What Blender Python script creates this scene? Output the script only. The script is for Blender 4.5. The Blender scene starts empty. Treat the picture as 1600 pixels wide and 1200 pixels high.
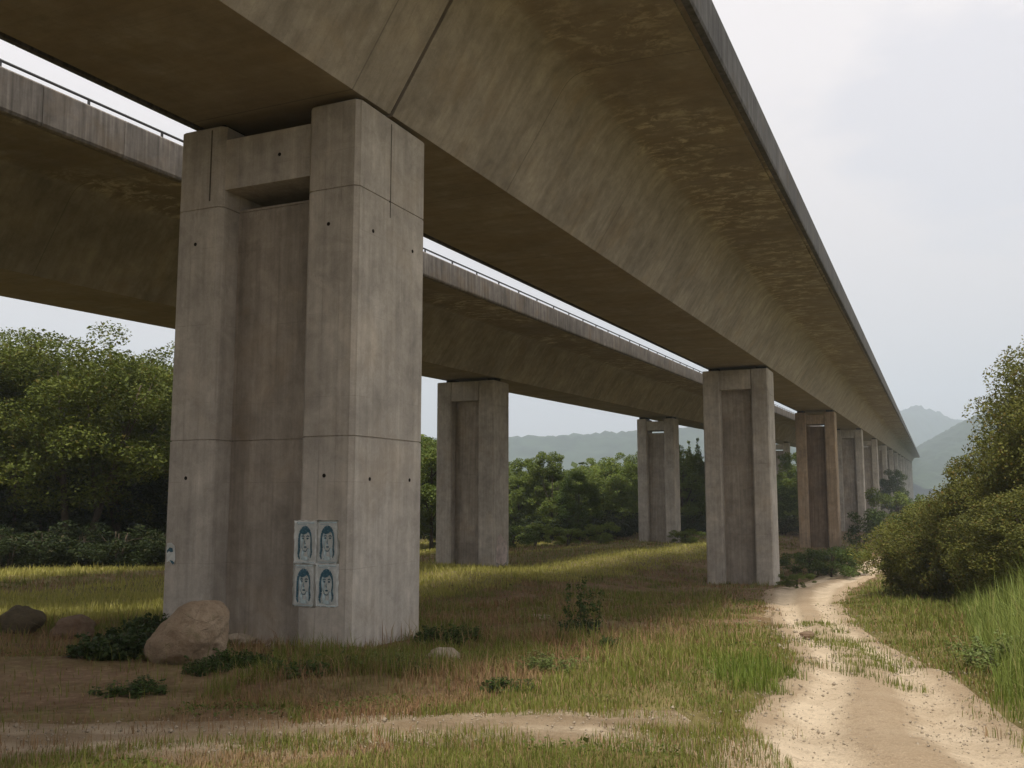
import bpy, bmesh, math, random
import numpy as np
from mathutils import Vector, Matrix, noise as mnoise

sc = bpy.context.scene
col = sc.collection
rng = np.random.default_rng(7)
random.seed(7)
R = math.radians

# ------------------------------------------------------------------ camera, sky, sun, exposure
EYE = 6.0                                   # the photographer's eye above the valley datum
F = 1450.0                                  # focal length in pixels of a 1600 x 1200 frame
PITCH = math.atan(172 / F)
cd = bpy.data.cameras.new('camera')
cam = bpy.data.objects.new('camera', cd)
col.objects.link(cam)
cam.location = (0, 0, EYE)
cam.rotation_euler = (R(90) + PITCH, 0, 0)
cd.sensor_width = 36.0
cd.lens = 36.0 * F / 1600
cd.clip_start = 0.05
cd.clip_end = 20000
sc.camera = cam

# bridge frame: t along the bridge, s to its right, h above its grade line through the eye
BX, BY = 0.40709, 0.91339
GRADE = 0.02118


def W(t, s, h=0.0):
    return Vector((t * BX + s * BY, t * BY - s * BX, EYE + h + GRADE * t))


SUNV = Vector((-0.48 * BX + 0.11 * BY, -0.48 * BY - 0.11 * BX, 0.9)).normalized()
world = bpy.data.worlds.new("World")
sc.world = world
world.use_nodes = True
wn, wl = world.node_tree.nodes, world.node_tree.links
wn.clear()
w_out = wn.new('ShaderNodeOutputWorld')
w_mix = wn.new('ShaderNodeMixShader')
w_bg1 = wn.new('ShaderNodeBackground')
w_bg2 = wn.new('ShaderNodeBackground')
sky = wn.new('ShaderNodeTexSky')
sky.sky_type = 'NISHITA'
sky.sun_disc = False
sky.sun_elevation = math.asin(SUNV.z)
sky.sun_rotation = math.atan2(SUNV.x, SUNV.y)
sky.dust_density = 3.0
w_bg1.inputs['Strength'].default_value = 0.09
wl.new(sky.outputs[0], w_bg1.inputs['Color'])
w_tc = wn.new('ShaderNodeTexCoord')
w_map = wn.new('ShaderNodeMapping')
w_map.inputs['Scale'].default_value = (1.6, 1.6, 5.0)
w_map.inputs['Location'].default_value = (0.35, 0.2, 0.1)
wl.new(w_tc.outputs['Generated'], w_map.inputs['Vector'])
w_noise = wn.new('ShaderNodeTexNoise')
w_noise.inputs['Scale'].default_value = 2.6
w_noise.inputs['Detail'].default_value = 7
w_noise.inputs['Roughness'].default_value = 0.6
wl.new(w_map.outputs[0], w_noise.inputs['Vector'])
# a thinner patch of cloud where the blue shows faintly through
w_dot = wn.new('ShaderNodeVectorMath')
w_dot.operation = 'DOT_PRODUCT'
pv = Vector((735, F * math.cos(PITCH) - 405 * math.sin(PITCH), F * math.sin(PITCH) + 405 * math.cos(PITCH))).normalized()
w_dot.inputs[1].default_value = pv
w_nrm = wn.new('ShaderNodeVectorMath')
w_nrm.operation = 'NORMALIZE'
wl.new(w_tc.outputs['Generated'], w_nrm.inputs[0])
wl.new(w_nrm.outputs[0], w_dot.inputs[0])
w_patch = wn.new('ShaderNodeMapRange')
w_patch.inputs['From Min'].default_value = 0.988
w_patch.inputs['From Max'].default_value = 1.0
w_patch.inputs['To Min'].default_value = 0.0
w_patch.inputs['To Max'].default_value = 0.36
wl.new(w_dot.outputs['Value'], w_patch.inputs['Value'])
w_add = wn.new('ShaderNodeMath')
w_add.operation = 'ADD'
wl.new(w_noise.outputs['Fac'], w_add.inputs[0])
wl.new(w_patch.outputs[0], w_add.inputs[1])
w_ramp = wn.new('ShaderNodeMapRange')
w_ramp.inputs['From Min'].default_value = 0.57
w_ramp.inputs['From Max'].default_value = 0.78
w_ramp.inputs['To Min'].default_value = 0.985
w_ramp.inputs['To Max'].default_value = 0.80
wl.new(w_add.outputs[0], w_ramp.inputs['Value'])
w_sep = wn.new('ShaderNodeSeparateXYZ')
wl.new(w_nrm.outputs[0], w_sep.inputs[0])
w_cr = wn.new('ShaderNodeValToRGB')
e = w_cr.color_ramp.elements
e[0].position = 0.0
e[0].color = (0.69, 0.615, 0.585, 1)
e[1].position = 0.42
e[1].color = (0.90, 0.83, 0.815, 1)
e2 = e.new(0.9)
e2.color = (0.98, 0.92, 0.90, 1)
wl.new(w_sep.outputs['Z'], w_cr.inputs['Fac'])
wl.new(w_cr.outputs['Color'], w_bg2.inputs['Color'])
w_bg2.inputs['Strength'].default_value = 0.60
wl.new(w_ramp.outputs[0], w_mix.inputs['Fac'])
wl.new(w_bg1.outputs[0], w_mix.inputs[1])
wl.new(w_bg2.outputs[0], w_mix.inputs[2])
wl.new(w_mix.outputs[0], w_out.inputs['Surface'])

ld = bpy.data.lights.new('sun', 'SUN')
ld.energy = 2.9
ld.angle = R(9)
ld.color = (1.0, 0.93, 0.82)
sun = bpy.data.objects.new('sun', ld)
col.objects.link(sun)
sun.location = SUNV * 200
sun.rotation_euler = SUNV.to_track_quat('Z', 'Y').to_euler()

sc.view_settings.view_transform = 'Standard'
sc.view_settings.look = 'None'
sc.view_settings.exposure = 0.90
sc.view_settings.gamma = 1.0
sc.view_settings.use_curve_mapping = False
sc.cycles.use_denoising = True
sc.cycles.max_bounces = 8
sc.cycles.volume_bounces = 3
sc.cycles.transparent_max_bounces = 8

# ------------------------------------------------------------------ helpers
def ss(a, b, x):
    u = np.clip((np.asarray(x, float) - a) / (b - a), 0, 1)
    return u * u * (3 - 2 * u)


_gr = np.random.default_rng(3)
_WV = [(_gr.uniform(0, 6.28), _gr.uniform(0, 6.28), f_, a_) for f_, a_ in
       ((0.35, .05), (0.52, .045), (0.9, .03), (1.5, .022), (2.6, .014), (4.1, .008)) for _ in range(2)]


def wav(x, y):
    z = 0.0
    for th, ph, f_, a_ in _WV:
        z = z + a_ * np.sin(f_ * (x * math.cos(th) + y * math.sin(th)) + ph)
    return z


def st_of(x, y):
    return x * BX + y * BY, x * BY - y * BX      # t, s


def gz0(x, y):
    x = np.asarray(x, float)
    y = np.asarray(y, float)
    z = np.interp(y, [-50, 0, 7, 11, 15, 22, 35, 45, 55, 75, 100, 200, 3000],
                  [-1.62, -1.66, -1.88, -2.06, -2.33, -2.88, -3.9, -4.65, -5.15, -5.3, -5.25, -5, -5])
    t, s = st_of(x, y)
    z = z + 1.05 * ss(-11, -20, s) * ss(22, 46, y) * (1 - .45 * ss(65, 95, y))
    z = z + 0.55 * ss(1.4, 5.5, s) * (1 - ss(120, 200, y))
    return z + EYE


def gz(x, y):
    near = 1 - ss(150, 400, np.hypot(x, y))
    return gz0(x, y) + wav(np.asarray(x, float), np.asarray(y, float)) * near * 0.8


CP, SP = math.cos(PITCH), math.sin(PITCH)


def ray(px, py):
    u, v = px - 800, 600 - py
    return np.array([u, F * CP - v * SP, F * SP + v * CP])


def at(px, py, Y):
    r = ray(px, py)
    k = Y / r[1]
    return Vector((r[0] * k, Y, EYE + r[2] * k))


def on_ground(px, py):
    r = ray(px, py)
    ks = np.exp(np.linspace(math.log(3 / F), math.log(400 / F), 5000))
    z = EYE + r[2] * ks
    g = gz0(r[0] * ks, r[1] * ks)
    i = int(np.argmax(z <= g))
    k = ks[i]
    return Vector((r[0] * k, r[1] * k, float(gz(r[0] * k, r[1] * k))))


def tag(o, label=None, cat=None, group=None, kind=None):
    if label: o['label'] = label
    if cat: o['category'] = cat
    if group: o['group'] = group
    if kind: o['kind'] = kind
    return o


def empty(name, loc, rz=0.0):
    o = bpy.data.objects.new(name, None)
    col.objects.link(o)
    o.location = loc
    o.rotation_euler = (0, 0, rz)
    o.empty_display_size = 0.3
    return o


def link(name, me, parent=None, mat=None):
    o = bpy.data.objects.new(name, me)
    col.objects.link(o)
    if mat is not None and not me.materials:
        me.materials.append(mat)
    if parent: o.parent = parent
    return o


def copy_tree(o, parent=None):
    c = o.copy()
    col.objects.link(c)
    c.parent = parent
    for ch in list(o.children):
        copy_tree(ch, c)
    return c


def mesh_np(name, v, q=None, t3=None, smooth=False):
    me = bpy.data.meshes.new(name)
    v = np.asarray(v, np.float32)
    me.vertices.add(len(v))
    me.vertices.foreach_set('co', v.ravel())
    idx, starts, n = [], [], 0
    parts = []
    if q is not None and len(q): parts.append(np.asarray(q, np.int32))
    if t3 is not None and len(t3): parts.append(np.asarray(t3, np.int32))
    for p in parts:
        k = p.shape[1]
        starts.append(np.arange(len(p), dtype=np.int32) * k + n)
        idx.append(p.ravel())
        n += p.size
    me.loops.add(n)
    me.loops.foreach_set('vertex_index', np.concatenate(idx))
    st = np.concatenate(starts)
    me.polygons.add(len(st))
    me.polygons.foreach_set('loop_start', st)
    me.update(calc_edges=True)
    me.validate()
    if smooth:
        me.polygons.foreach_set('use_smooth', np.ones(len(me.polygons), bool))
    return me


def bm_mesh(bm, name, smooth=False, recalc=True):
    if recalc: bmesh.ops.recalc_face_normals(bm, faces=bm.faces)
    me = bpy.data.meshes.new(name)
    bm.to_mesh(me)
    bm.free()
    if smooth:
        me.polygons.foreach_set('use_smooth', np.ones(len(me.polygons), bool))
    return me


def add_box(bm, x0, x1, y0, y1, z0, z1):
    vs = [bm.verts.new(p) for p in ((x0, y0, z0), (x1, y0, z0), (x1, y1, z0), (x0, y1, z0),
                                    (x0, y0, z1), (x1, y0, z1), (x1, y1, z1), (x0, y1, z1))]
    for f in ((3, 2, 1, 0), (4, 5, 6, 7), (0, 1, 5, 4), (1, 2, 6, 5), (2, 3, 7, 6), (3, 0, 4, 7)):
        bm.faces.new([vs[i] for i in f])
    return vs


def add_loft(bm, rings, cap=True, closed=True):
    rv = [[bm.verts.new(p) for p in r] for r in rings]
    n = len(rv[0])
    for a, b in zip(rv[:-1], rv[1:]):
        for i in range(n if closed else n - 1):
            j = (i + 1) % n
            bm.faces.new((a[i], a[j], b[j], b[i]))
    if cap:
        bm.faces.new(list(reversed(rv[0])))
        bm.faces.new(rv[-1])
    return rv


def tube_rings(pts, rad, n=8):
    rings = []
    pts = [Vector(p) for p in pts]
    for i, p in enumerate(pts):
        d = (pts[min(i + 1, len(pts) - 1)] - pts[max(i - 1, 0)]).normalized()
        a = d.orthogonal().normalized() if abs(d.z) > .9 else d.cross(Vector((0, 0, 1))).normalized()
        b = d.cross(a)
        rings.append([p + (a * math.cos(6.2832 * k / n) + b * math.sin(6.2832 * k / n)) * rad[i] for k in range(n)])
    return rings


# ------------------------------------------------------------------ materials
class NT:
    def __init__(self, name):
        self.m = bpy.data.materials.new(name)
        self.m.use_nodes = True
        self.n = self.m.node_tree.nodes
        self.l = self.m.node_tree.links
        self.bsdf = self.n['Principled BSDF']
        self.out = self.n['Material Output']

    def node(self, typ, **kw):
        o = self.n.new(typ)
        for k, v in kw.items(): setattr(o, k, v)
        return o

    def put(self, sock, v):
        if isinstance(v, bpy.types.NodeSocket): self.l.new(v, sock)
        elif v is not None: sock.default_value = v

    def math(self, op, a, b=None, c=None, clamp=False):
        o = self.node('ShaderNodeMath', operation=op, use_clamp=clamp)
        self.put(o.inputs[0], a)
        if b is not None: self.put(o.inputs[1], b)
        if c is not None: self.put(o.inputs[2], c)
        return o.outputs[0]

    def noise(self, vec, scale, detail=4, rough=.55, dist=0.0):
        o = self.node('ShaderNodeTexNoise')
        o.inputs['Scale'].default_value = scale
        o.inputs['Detail'].default_value = detail
        o.inputs['Roughness'].default_value = rough
        o.inputs['Distortion'].default_value = dist
        self.put(o.inputs['Vector'], vec)
        return o.outputs['Fac']

    def mapping(self, vec, scale=(1, 1, 1), loc=(0, 0, 0)):
        o = self.node('ShaderNodeMapping')
        o.inputs['Scale'].default_value = scale
        self.put(o.inputs['Location'], loc)
        self.put(o.inputs['Vector'], vec)
        return o.outputs[0]

    def rng(self, v, a, b, c=0.0, d=1.0):
        o = self.node('ShaderNodeMapRange')
        self.put(o.inputs['Value'], v)
        for k, x in zip(('From Min', 'From Max', 'To Min', 'To Max'), (a, b, c, d)): o.inputs[k].default_value = x
        return o.outputs[0]

    def mix(self, f, a, b, mode='MIX'):
        o = self.node('ShaderNodeMix', data_type='RGBA', blend_type=mode)
        self.put(o.inputs[0], f)
        self.put(o.inputs[6], a if not isinstance(a, tuple) else (*a, 1) if len(a) == 3 else a)
        self.put(o.inputs[7], b if not isinstance(b, tuple) else (*b, 1) if len(b) == 3 else b)
        return o.outputs[2]

    def grey(self, v):
        o = self.node('ShaderNodeCombineXYZ')
        for i in range(3): self.put(o.inputs[i], v)
        return o.outputs[0]

    def bump(self, h, strength=.3, dist=.02):
        o = self.node('ShaderNodeBump')
        o.inputs['Strength'].default_value = strength
        o.inputs['Distance'].default_value = dist
        self.put(o.inputs['Height'], h)
        self.l.new(o.outputs[0], self.bsdf.inputs['Normal'])

    def done(self, colour, rough=.85, spec=.25):
        self.put(self.bsdf.inputs['Base Color'], colour if not isinstance(colour, tuple) else (*colour, 1))
        self.put(self.bsdf.inputs['Roughness'], rough)
        self.bsdf.inputs['Specular IOR Level'].default_value = spec
        return self.m


def concrete(name, base, mode='vertical', board=.115, joint=None, stain=1.0, patch=0.0, streak=1.0):
    """board-marked concrete; mode: which local axis the form boards are counted along"""
    g = NT(name)
    tc = g.node('ShaderNodeTexCoord').outputs['Object']
    oi = g.node('ShaderNodeObjectInfo').outputs['Random']
    off = g.node('ShaderNodeCombineXYZ')
    k = g.math('MULTIPLY', oi, 37.0)
    for i in range(3): g.put(off.inputs[i], k)
    v = g.node('ShaderNodeVectorMath', operation='ADD')
    g.put(v.inputs[0], tc)
    g.put(v.inputs[1], off.outputs[0])
    v = v.outputs[0]
    sep = g.node('ShaderNodeSeparateXYZ')
    g.put(sep.inputs[0], tc)
    x, y, z = sep.outputs
    if mode == 'vertical':
        q1 = g.math('DIVIDE', g.math('ADD', x, .0137), board)
        q2 = g.math('DIVIDE', g.math('ADD', y, .0171), board)
        cell = g.math('ADD', g.math('FLOOR', q1), g.math('MULTIPLY', g.math('FLOOR', q2), 17.0))
        fr1, fr2 = g.math('FRACT', q1), g.math('FRACT', q2)
        st_map = (5.0, 5.0, 0.28)
        fr = None
        cell = g.math('ADD', cell, k)
    else:
        q1 = g.math('DIVIDE', x, board)
        cell = g.math('FLOOR', q1)
        fr = g.math('FRACT', q1)
        st_map = (2.6, 0.4, 0.4)
    wn_ = g.node('ShaderNodeTexWhiteNoise', noise_dimensions='1D')
    g.put(wn_.inputs['W'], cell)
    tone = g.rng(wn_.outputs['Value'], 0, 1, .965, 1.03)
    big = g.rng(g.noise(v, .55, 5, .6), .3, .7, .74, 1.22)
    med = g.rng(g.noise(v, 2.6, 8, .72, .4), .3, .72, .77, 1.2)
    stv = g.mapping(v, st_map)
    strk = g.rng(g.noise(stv, 1.5, 5, .6), .34, .68, 1 - .34 * streak, 1 + .17 * streak)
    fine = g.rng(g.noise(v, 45, 3, .6), .3, .7, .93, 1.06)
    val = g.math('MULTIPLY', g.math('MULTIPLY', tone, big), g.math('MULTIPLY', g.math('MULTIPLY', med, strk), fine))
    c = g.mix(1.0, (*base, 1), g.grey(val), 'MULTIPLY')
    # damp dark stains and warm rusty blooms
    dk = g.rng(g.noise(g.mapping(v, (1, 1, .45)), 1.1, 7, .68, .6), .55, .74, 0, .55 * stain)
    c = g.mix(dk, c, tuple(b * .42 for b in base))
    wm = g.rng(g.noise(v, .8, 4, .6, .3), .52, .75, 0, .38 * stain)
    c = g.mix(wm, c, (base[0] * 1.05, base[1] * .86, base[2] * .6))
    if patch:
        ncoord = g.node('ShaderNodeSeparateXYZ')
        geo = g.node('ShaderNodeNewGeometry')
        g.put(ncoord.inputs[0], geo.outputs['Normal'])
        down = g.rng(ncoord.outputs[2], -.995, -.9, 1, 0)  # underside shade put into the colour, patchy brown on downward faces
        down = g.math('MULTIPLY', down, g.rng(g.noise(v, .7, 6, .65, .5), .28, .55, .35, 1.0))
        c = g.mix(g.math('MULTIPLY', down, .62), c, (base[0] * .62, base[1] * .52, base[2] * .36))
    if patch:                                          # pale lime blooms under the cantilever
        pf = g.noise(g.mapping(v, (1.5, .95, .8)), 1.5, 10, .78, .35)
        area = g.rng(g.noise(v, .22, 3, .5), .38, .52, 0, 1)
        lim = g.math('MULTIPLY', g.math('MULTIPLY', g.rng(pf, .50, .60, 0, 1), area), g.rng(z, 2.3, 2.42, 0, patch))
        c = g.mix(lim, c, (base[0] * 1.9, base[1] * 1.85, base[2] * 1.6))
    h = g.noise(v, 28, 5, .6)
    if fr is not None:
        edge = g.rng(g.math('ABSOLUTE', g.math('SUBTRACT', fr, .5)), .44, .5, 0, 1)
        c = g.mix(g.math('MULTIPLY', edge, .12), c, tuple(b * .45 for b in base))
    else:
        e1 = g.rng(g.math('ABSOLUTE', g.math('SUBTRACT', fr1, .5)), .45, .5, 0, 1)
        e2_ = g.rng(g.math('ABSOLUTE', g.math('SUBTRACT', fr2, .5)), .45, .5, 0, 1)
        edge = g.math('MAXIMUM', e1, e2_)
        edge = g.math('MULTIPLY', edge, g.rng(g.noise(v, 1.3, 2), .4, .65, 0, 1))
        c = g.mix(g.math('MULTIPLY', edge, .34), c, tuple(b * .5 for b in base))
    if mode == 'vertical' and joint is None and board < .5:
        zf = g.math('FRACT', g.math('DIVIDE', g.math('ADD', z, g.math('MULTIPLY', g.math('SUBTRACT', g.noise(v, .8, 2), .5), .03)), 1.343))
        ze = g.rng(g.math('ABSOLUTE', g.math('SUBTRACT', zf, .5)), .4935, .5, 0, 1)
        ze = g.math('MULTIPLY', ze, g.rng(g.noise(v, 1.7, 3), .42, .6, 0, 1))
        c = g.mix(g.math('MULTIPLY', ze, .4), c, tuple(b * .45 for b in base))
        # smudges and run-off that gather round the pour lines
        near_ = g.rng(g.math('ABSOLUTE', g.math('SUBTRACT', zf, .42)), .05, .3, 1, 0)
        sm = g.math('MULTIPLY', near_, g.rng(g.noise(g.mapping(v, (2.2, 2.2, 1.0)), 1.3, 8, .75, .7), .52, .68, 0, .5))
        c = g.mix(sm, c, tuple(b * .5 for b in base))
        pit = g.rng(g.noise(v, 85, 2, .5), .70, .76, 0, .6)
        c = g.mix(pit, c, tuple(b * .4 for b in base))
    if joint:
        jf = g.math('FRACT', g.math('DIVIDE', x, joint))
        je = g.rng(g.math('ABSOLUTE', g.math('SUBTRACT', jf, .5)), .4965, .5, 0, 1)
        c = g.mix(g.math('MULTIPLY', je, .75), c, tuple(b * .3 for b in base))
    hh = g.math('ADD', g.math('MULTIPLY', h, .5), g.math('MULTIPLY', edge, -.9))
    hh = g.math('ADD', hh, g.math('MULTIPLY', wn_.outputs['Value'], .5))
    g.bump(hh, .35, .012)
    return g.done(c, .88, .22)


def leaf_mat(name, a, b, c3, trans=.28):
    g = NT(name)
    geo = g.node('ShaderNodeNewGeometry')
    tc = g.node('ShaderNodeTexCoord').outputs['Object']
    rp = geo.outputs['Random Per Island']
    oi = g.node('ShaderNodeObjectInfo').outputs['Random']
    n1 = g.noise(tc, .55, 3, .6)
    f1 = g.math('ADD', g.math('MULTIPLY', rp, .55), g.math('MULTIPLY', g.rng(n1, .3, .7, 0, 1), .45))
    cl = g.mix(f1, (*a, 1), (*b, 1))
    old = g.rng(g.math('FRACT', g.math('MULTIPLY', rp, 17.31)), .86, 1.0, 0, .8)
    cl = g.mix(old, cl, (*c3, 1))
    cl = g.mix(1.0, cl, g.grey(g.rng(oi, 0, 1, .8, 1.18)), 'MULTIPLY')
    g.done(cl, .62, .22)
    tr = g.node('ShaderNodeBsdfTranslucent')
    g.put(tr.inputs['Color'], cl)
    mx = g.node('ShaderNodeMixShader')
    mx.inputs[0].default_value = trans
    g.l.new(g.bsdf.outputs[0], mx.inputs[1])
    g.l.new(tr.outputs[0], mx.inputs[2])
    g.l.new(mx.outputs[0], g.out.inputs['Surface'])
    return g.m


def plain(name, colr, rough=.7, spec=.3, var=.2, scale=6.0, bump=.2):
    g = NT(name)
    tc = g.node('ShaderNodeTexCoord').outputs['Object']
    n = g.noise(tc, scale, 6, .62)
    c = g.mix(1.0, (*colr, 1), g.grey(g.rng(n, .3, .7, 1 - var, 1 + var)), 'MULTIPLY')
    if bump: g.bump(g.noise(tc, scale * 4, 5, .6), bump, .02)
    return g.done(c, rough, spec)


def soil_mat():
    g = NT('soil_and_turf')
    tc = g.node('ShaderNodeTexCoord').outputs['Object']
    sep = g.node('ShaderNodeSeparateXYZ')
    g.put(sep.inputs[0], tc)
    x, y, z = sep.outputs
    s = g.math('SUBTRACT', g.math('MULTIPLY', x, BY), g.math('MULTIPLY', y, BX))
    sn = g.math('ADD', s, g.math('MULTIPLY', g.math('SUBTRACT', g.noise(tc, .35, 4), .5), 5.0))
    n1 = g.noise(tc, .9, 6, .65, .3)
    n2 = g.noise(tc, 7, 6, .7)
    dry = g.mix(g.rng(n1, .35, .65), (.125, .072, .043, 1), (.215, .145, .088, 1))
    dry = g.mix(g.rng(n2, .5, .75, 0, .55), dry, (.34, .26, .165, 1))
    grn = g.mix(g.rng(n1, .35, .65), (.125, .105, .04, 1), (.215, .175, .08, 1))
    # under the decks the ground stays dry and bare
    d1 = g.math('MULTIPLY', g.rng(sn, -17.5, -15.5), g.rng(sn, -2.2, -3.6))
    d2 = g.math('MULTIPLY', g.rng(sn, -32.0, -30.5), g.rng(sn, -27.2, -28.8))
    d = g.math('MAXIMUM', d1, g.math('MULTIPLY', d2, .8))
    gp = g.math('MULTIPLY', d, g.rng(g.noise(tc, .5, 4, .6), .42, .58, 1.0, .35))
    c = g.mix(gp, grn, dry)
    far = g.rng(y, 130, 260)
    c = g.mix(far, c, (.045, .055, .02, 1))
    c = g.mix(1.0, c, g.grey(g.rng(n2, .25, .75, .72, 1.25)), 'MULTIPLY')
    g.bump(g.math('ADD', n2, g.noise(tc, 40, 4, .7)), .6, .03)
    return g.done(c, .95, .1)


def track_mat(name='gravel_track', dull=0.0):
    g = NT(name)
    tc = g.node('ShaderNodeTexCoord')
    uv = g.node('ShaderNodeSeparateXYZ')
    g.put(uv.inputs[0], tc.outputs['UV'])
    u = uv.outputs[0]
    o = tc.outputs['Object']
    n1 = g.noise(o, 1.2, 6, .65, .3)
    n2 = g.noise(o, 9, 6, .7)
    n3 = g.noise(o, 60, 3, .7)
    c = g.mix(g.rng(n1, .35, .65), (.52, .41, .285, 1), (.68, .56, .41, 1))
    un = g.math('ADD', u, g.math('MULTIPLY', g.math('SUBTRACT', n1, .5), .16))
    # worn pale wheel tracks, duller crown and shoulders
    r1 = g.rng(g.math('ABSOLUTE', g.math('SUBTRACT', un, .27)), .07, .15, 1, 0)
    r2 = g.rng(g.math('ABSOLUTE', g.math('SUBTRACT', un, .74)), .07, .15, 1, 0)
    rut = g.math('MAXIMUM', r1, r2)
    c = g.mix(g.math('MULTIPLY', g.math('SUBTRACT', 1.0, rut), .68), c, (.33, .24, .15, 1))
    c = g.mix(g.rng(n2, .52, .74, 0, .6), c, (.24, .17, .11, 1))
    c = g.mix(g.rng(n3, .58, .75, 0, .55), c, (.62, .52, .38, 1))
    c = g.mix(1.0, c, g.grey(g.rng(n3, .3, .7, .85, 1.15)), 'MULTIPLY')
    if dull:
        c = g.mix(g.rng(n1, .3, .62, dull, dull * .35), c, (.2, .145, .085, 1))
    g.bump(g.math('ADD', g.math('MULTIPLY', n2, 1.5), n3), 1.0, .03)
    return g.done(c, .95, .12)


M = {}
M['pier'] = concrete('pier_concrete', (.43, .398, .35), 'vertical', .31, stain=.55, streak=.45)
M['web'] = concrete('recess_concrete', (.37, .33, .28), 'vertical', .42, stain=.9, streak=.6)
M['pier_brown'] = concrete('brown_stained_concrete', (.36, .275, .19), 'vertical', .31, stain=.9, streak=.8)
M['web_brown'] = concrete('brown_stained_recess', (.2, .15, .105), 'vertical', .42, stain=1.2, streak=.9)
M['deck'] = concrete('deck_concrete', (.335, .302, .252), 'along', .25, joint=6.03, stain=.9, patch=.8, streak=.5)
M['parapet'] = concrete('parapet_concrete', (.235, .212, .185), 'vertical', .6, stain=1.4, streak=1.3)
M['parapet_grey'] = concrete('backlit_parapet_concrete', (.115, .112, .108), 'vertical', .6, stain=1.2, streak=1.3)  # backlit darkness of the near deck's parapet put into its base colour
M['fill'] = plain('joint_filler', (.03, .028, .025), .9, .1)
M['bearing'] = plain('bearing_rubber', (.025, .025, .025), .8, .2)
M['steel'] = plain('dark_painted_steel', (.05, .052, .056), .5, .4)
M['hole'] = plain('tie_hole_dark', (.018, .015, .012), .95, .05)
M['soil'] = soil_mat()
M['track'] = track_mat()
M['side'] = track_mat('trodden_gravel', .85)
M['bark'] = plain('bark', (.07, .055, .04), .9, .15, .35, 9)
M['leaf_olive'] = leaf_mat('leaf_olive', (0.048, 0.073, 0.009), (0.148, 0.170, 0.026), (.14, .10, .02))
M['leaf_dark'] = leaf_mat('leaf_dark', (0.036, 0.065, 0.013), (0.098, 0.141, 0.026), (.08, .07, .018))
M['leaf_mid'] = leaf_mat('leaf_mid', (.08, .125, .024), (.21, .26, .055), (.20, .17, .035), .4)
M['leaf_hazel'] = leaf_mat('leaf_hazel', (.062, .078, .014), (.20, .20, .04), (.21, .12, .035), .34)
M['weed'] = leaf_mat('weed_leaf', (.03, .06, .014), (.08, .13, .03), (.10, .12, .035))
M['weed_low'] = leaf_mat('low_weed_leaf', (.06, .085, .018), (.15, .18, .04), (.26, .17, .08), .3)
M['weed_pale'] = leaf_mat('pale_weed_leaf', (.085, .12, .03), (.20, .25, .075), (.26, .24, .10), .32)
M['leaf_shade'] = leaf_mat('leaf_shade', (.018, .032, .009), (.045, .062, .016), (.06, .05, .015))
M['ivy'] = leaf_mat('ivy_leaf', (.022, .042, .014), (.065, .095, .028), (.08, .08, .03))
M['grass_dry'] = leaf_mat('dry_grass_blade', (.22, .105, .055), (.34, .25, .125), (.12, .11, .03), .22)
M['grass_green'] = leaf_mat('green_grass_blade', (.09, .125, .018), (.23, .245, .05), (.32, .27, .1), .3)
M['grass_meadow'] = leaf_mat('meadow_grass_blade', (.23, .24, .045), (.45, .41, .12), (.48, .40, .18), .36)  # sunlit brightness put into the blade colour, paler than the other grass
M['grass_lush'] = leaf_mat('lush_grass_blade', (.075, .115, .014), (.165, .21, .034), (.26, .24, .07), .3)
M['grass_tall'] = leaf_mat('tall_grass_blade', (.09, .135, .024), (.23, .265, .062), (.34, .26, .12), .28)
M['forest'] = leaf_mat('far_foliage', (.045, .072, .02), (.115, .15, .042), (.13, .13, .035), .25)

# ------------------------------------------------------------------ ground, tracks, hills
L_EDGE = [(1085, 1200), (1130, 1132), (1205, 1085), (1250, 1042), (1236, 1005), (1208, 968), (1190, 940), (1196, 924),
          (1262, 907), (1296, 894), (1332, 882), (1352, 872)]
R_EDGE = [(1740, 1200), (1598, 1132), (1540, 1085), (1468, 1042), (1396, 1005), (1330, 968), (1312, 940), (1322, 922),
          (1348, 906), (1372, 893), (1400, 881), (1400, 871)]


def resample(pts, n):
    p = np.array([(q.x, q.y) for q in pts])
    d = np.r_[0, np.cumsum(np.hypot(*np.diff(p, axis=0).T))]
    u = np.linspace(0, d[-1], n)
    out = np.stack([np.interp(u, d, p[:, 0]), np.interp(u, d, p[:, 1])], 1)
    for _ in range(6):
        out[1:-1] = (out[:-2] + 2 * out[1:-1] + out[2:]) / 4
    return out


Lg = [on_ground(*p) for p in L_EDGE]
Rg = [on_ground(*p) for p in R_EDGE]
# carry the track on behind the photographer
dirn = (Lg[0] - Lg[2]).normalized()
Lg = [Lg[0] + Vector((-1.2, -9, 0)), Lg[0] + Vector((-.25, -3, 0))] + Lg
Rg = [Rg[0] + Vector((-1.0, -9, 0)), Rg[0] + Vector((-.2, -3, 0))] + Rg
NT_ = 170
LE, RE = resample(Lg, NT_), resample(Rg, NT_)
SIDE_F = [(-900, 1152), (-400, 1146), (0, 1136), (200, 1131), (400, 1127), (560, 1121), (700, 1115), (860, 1110), (980, 1107), (1050, 1106)]
SF = resample([on_ground(*p) for p in SIDE_F], 120)
SN = SF + np.stack([np.linspace(.2, .1, 120), np.linspace(-1.5, -1.9, 120)], 1)


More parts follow.
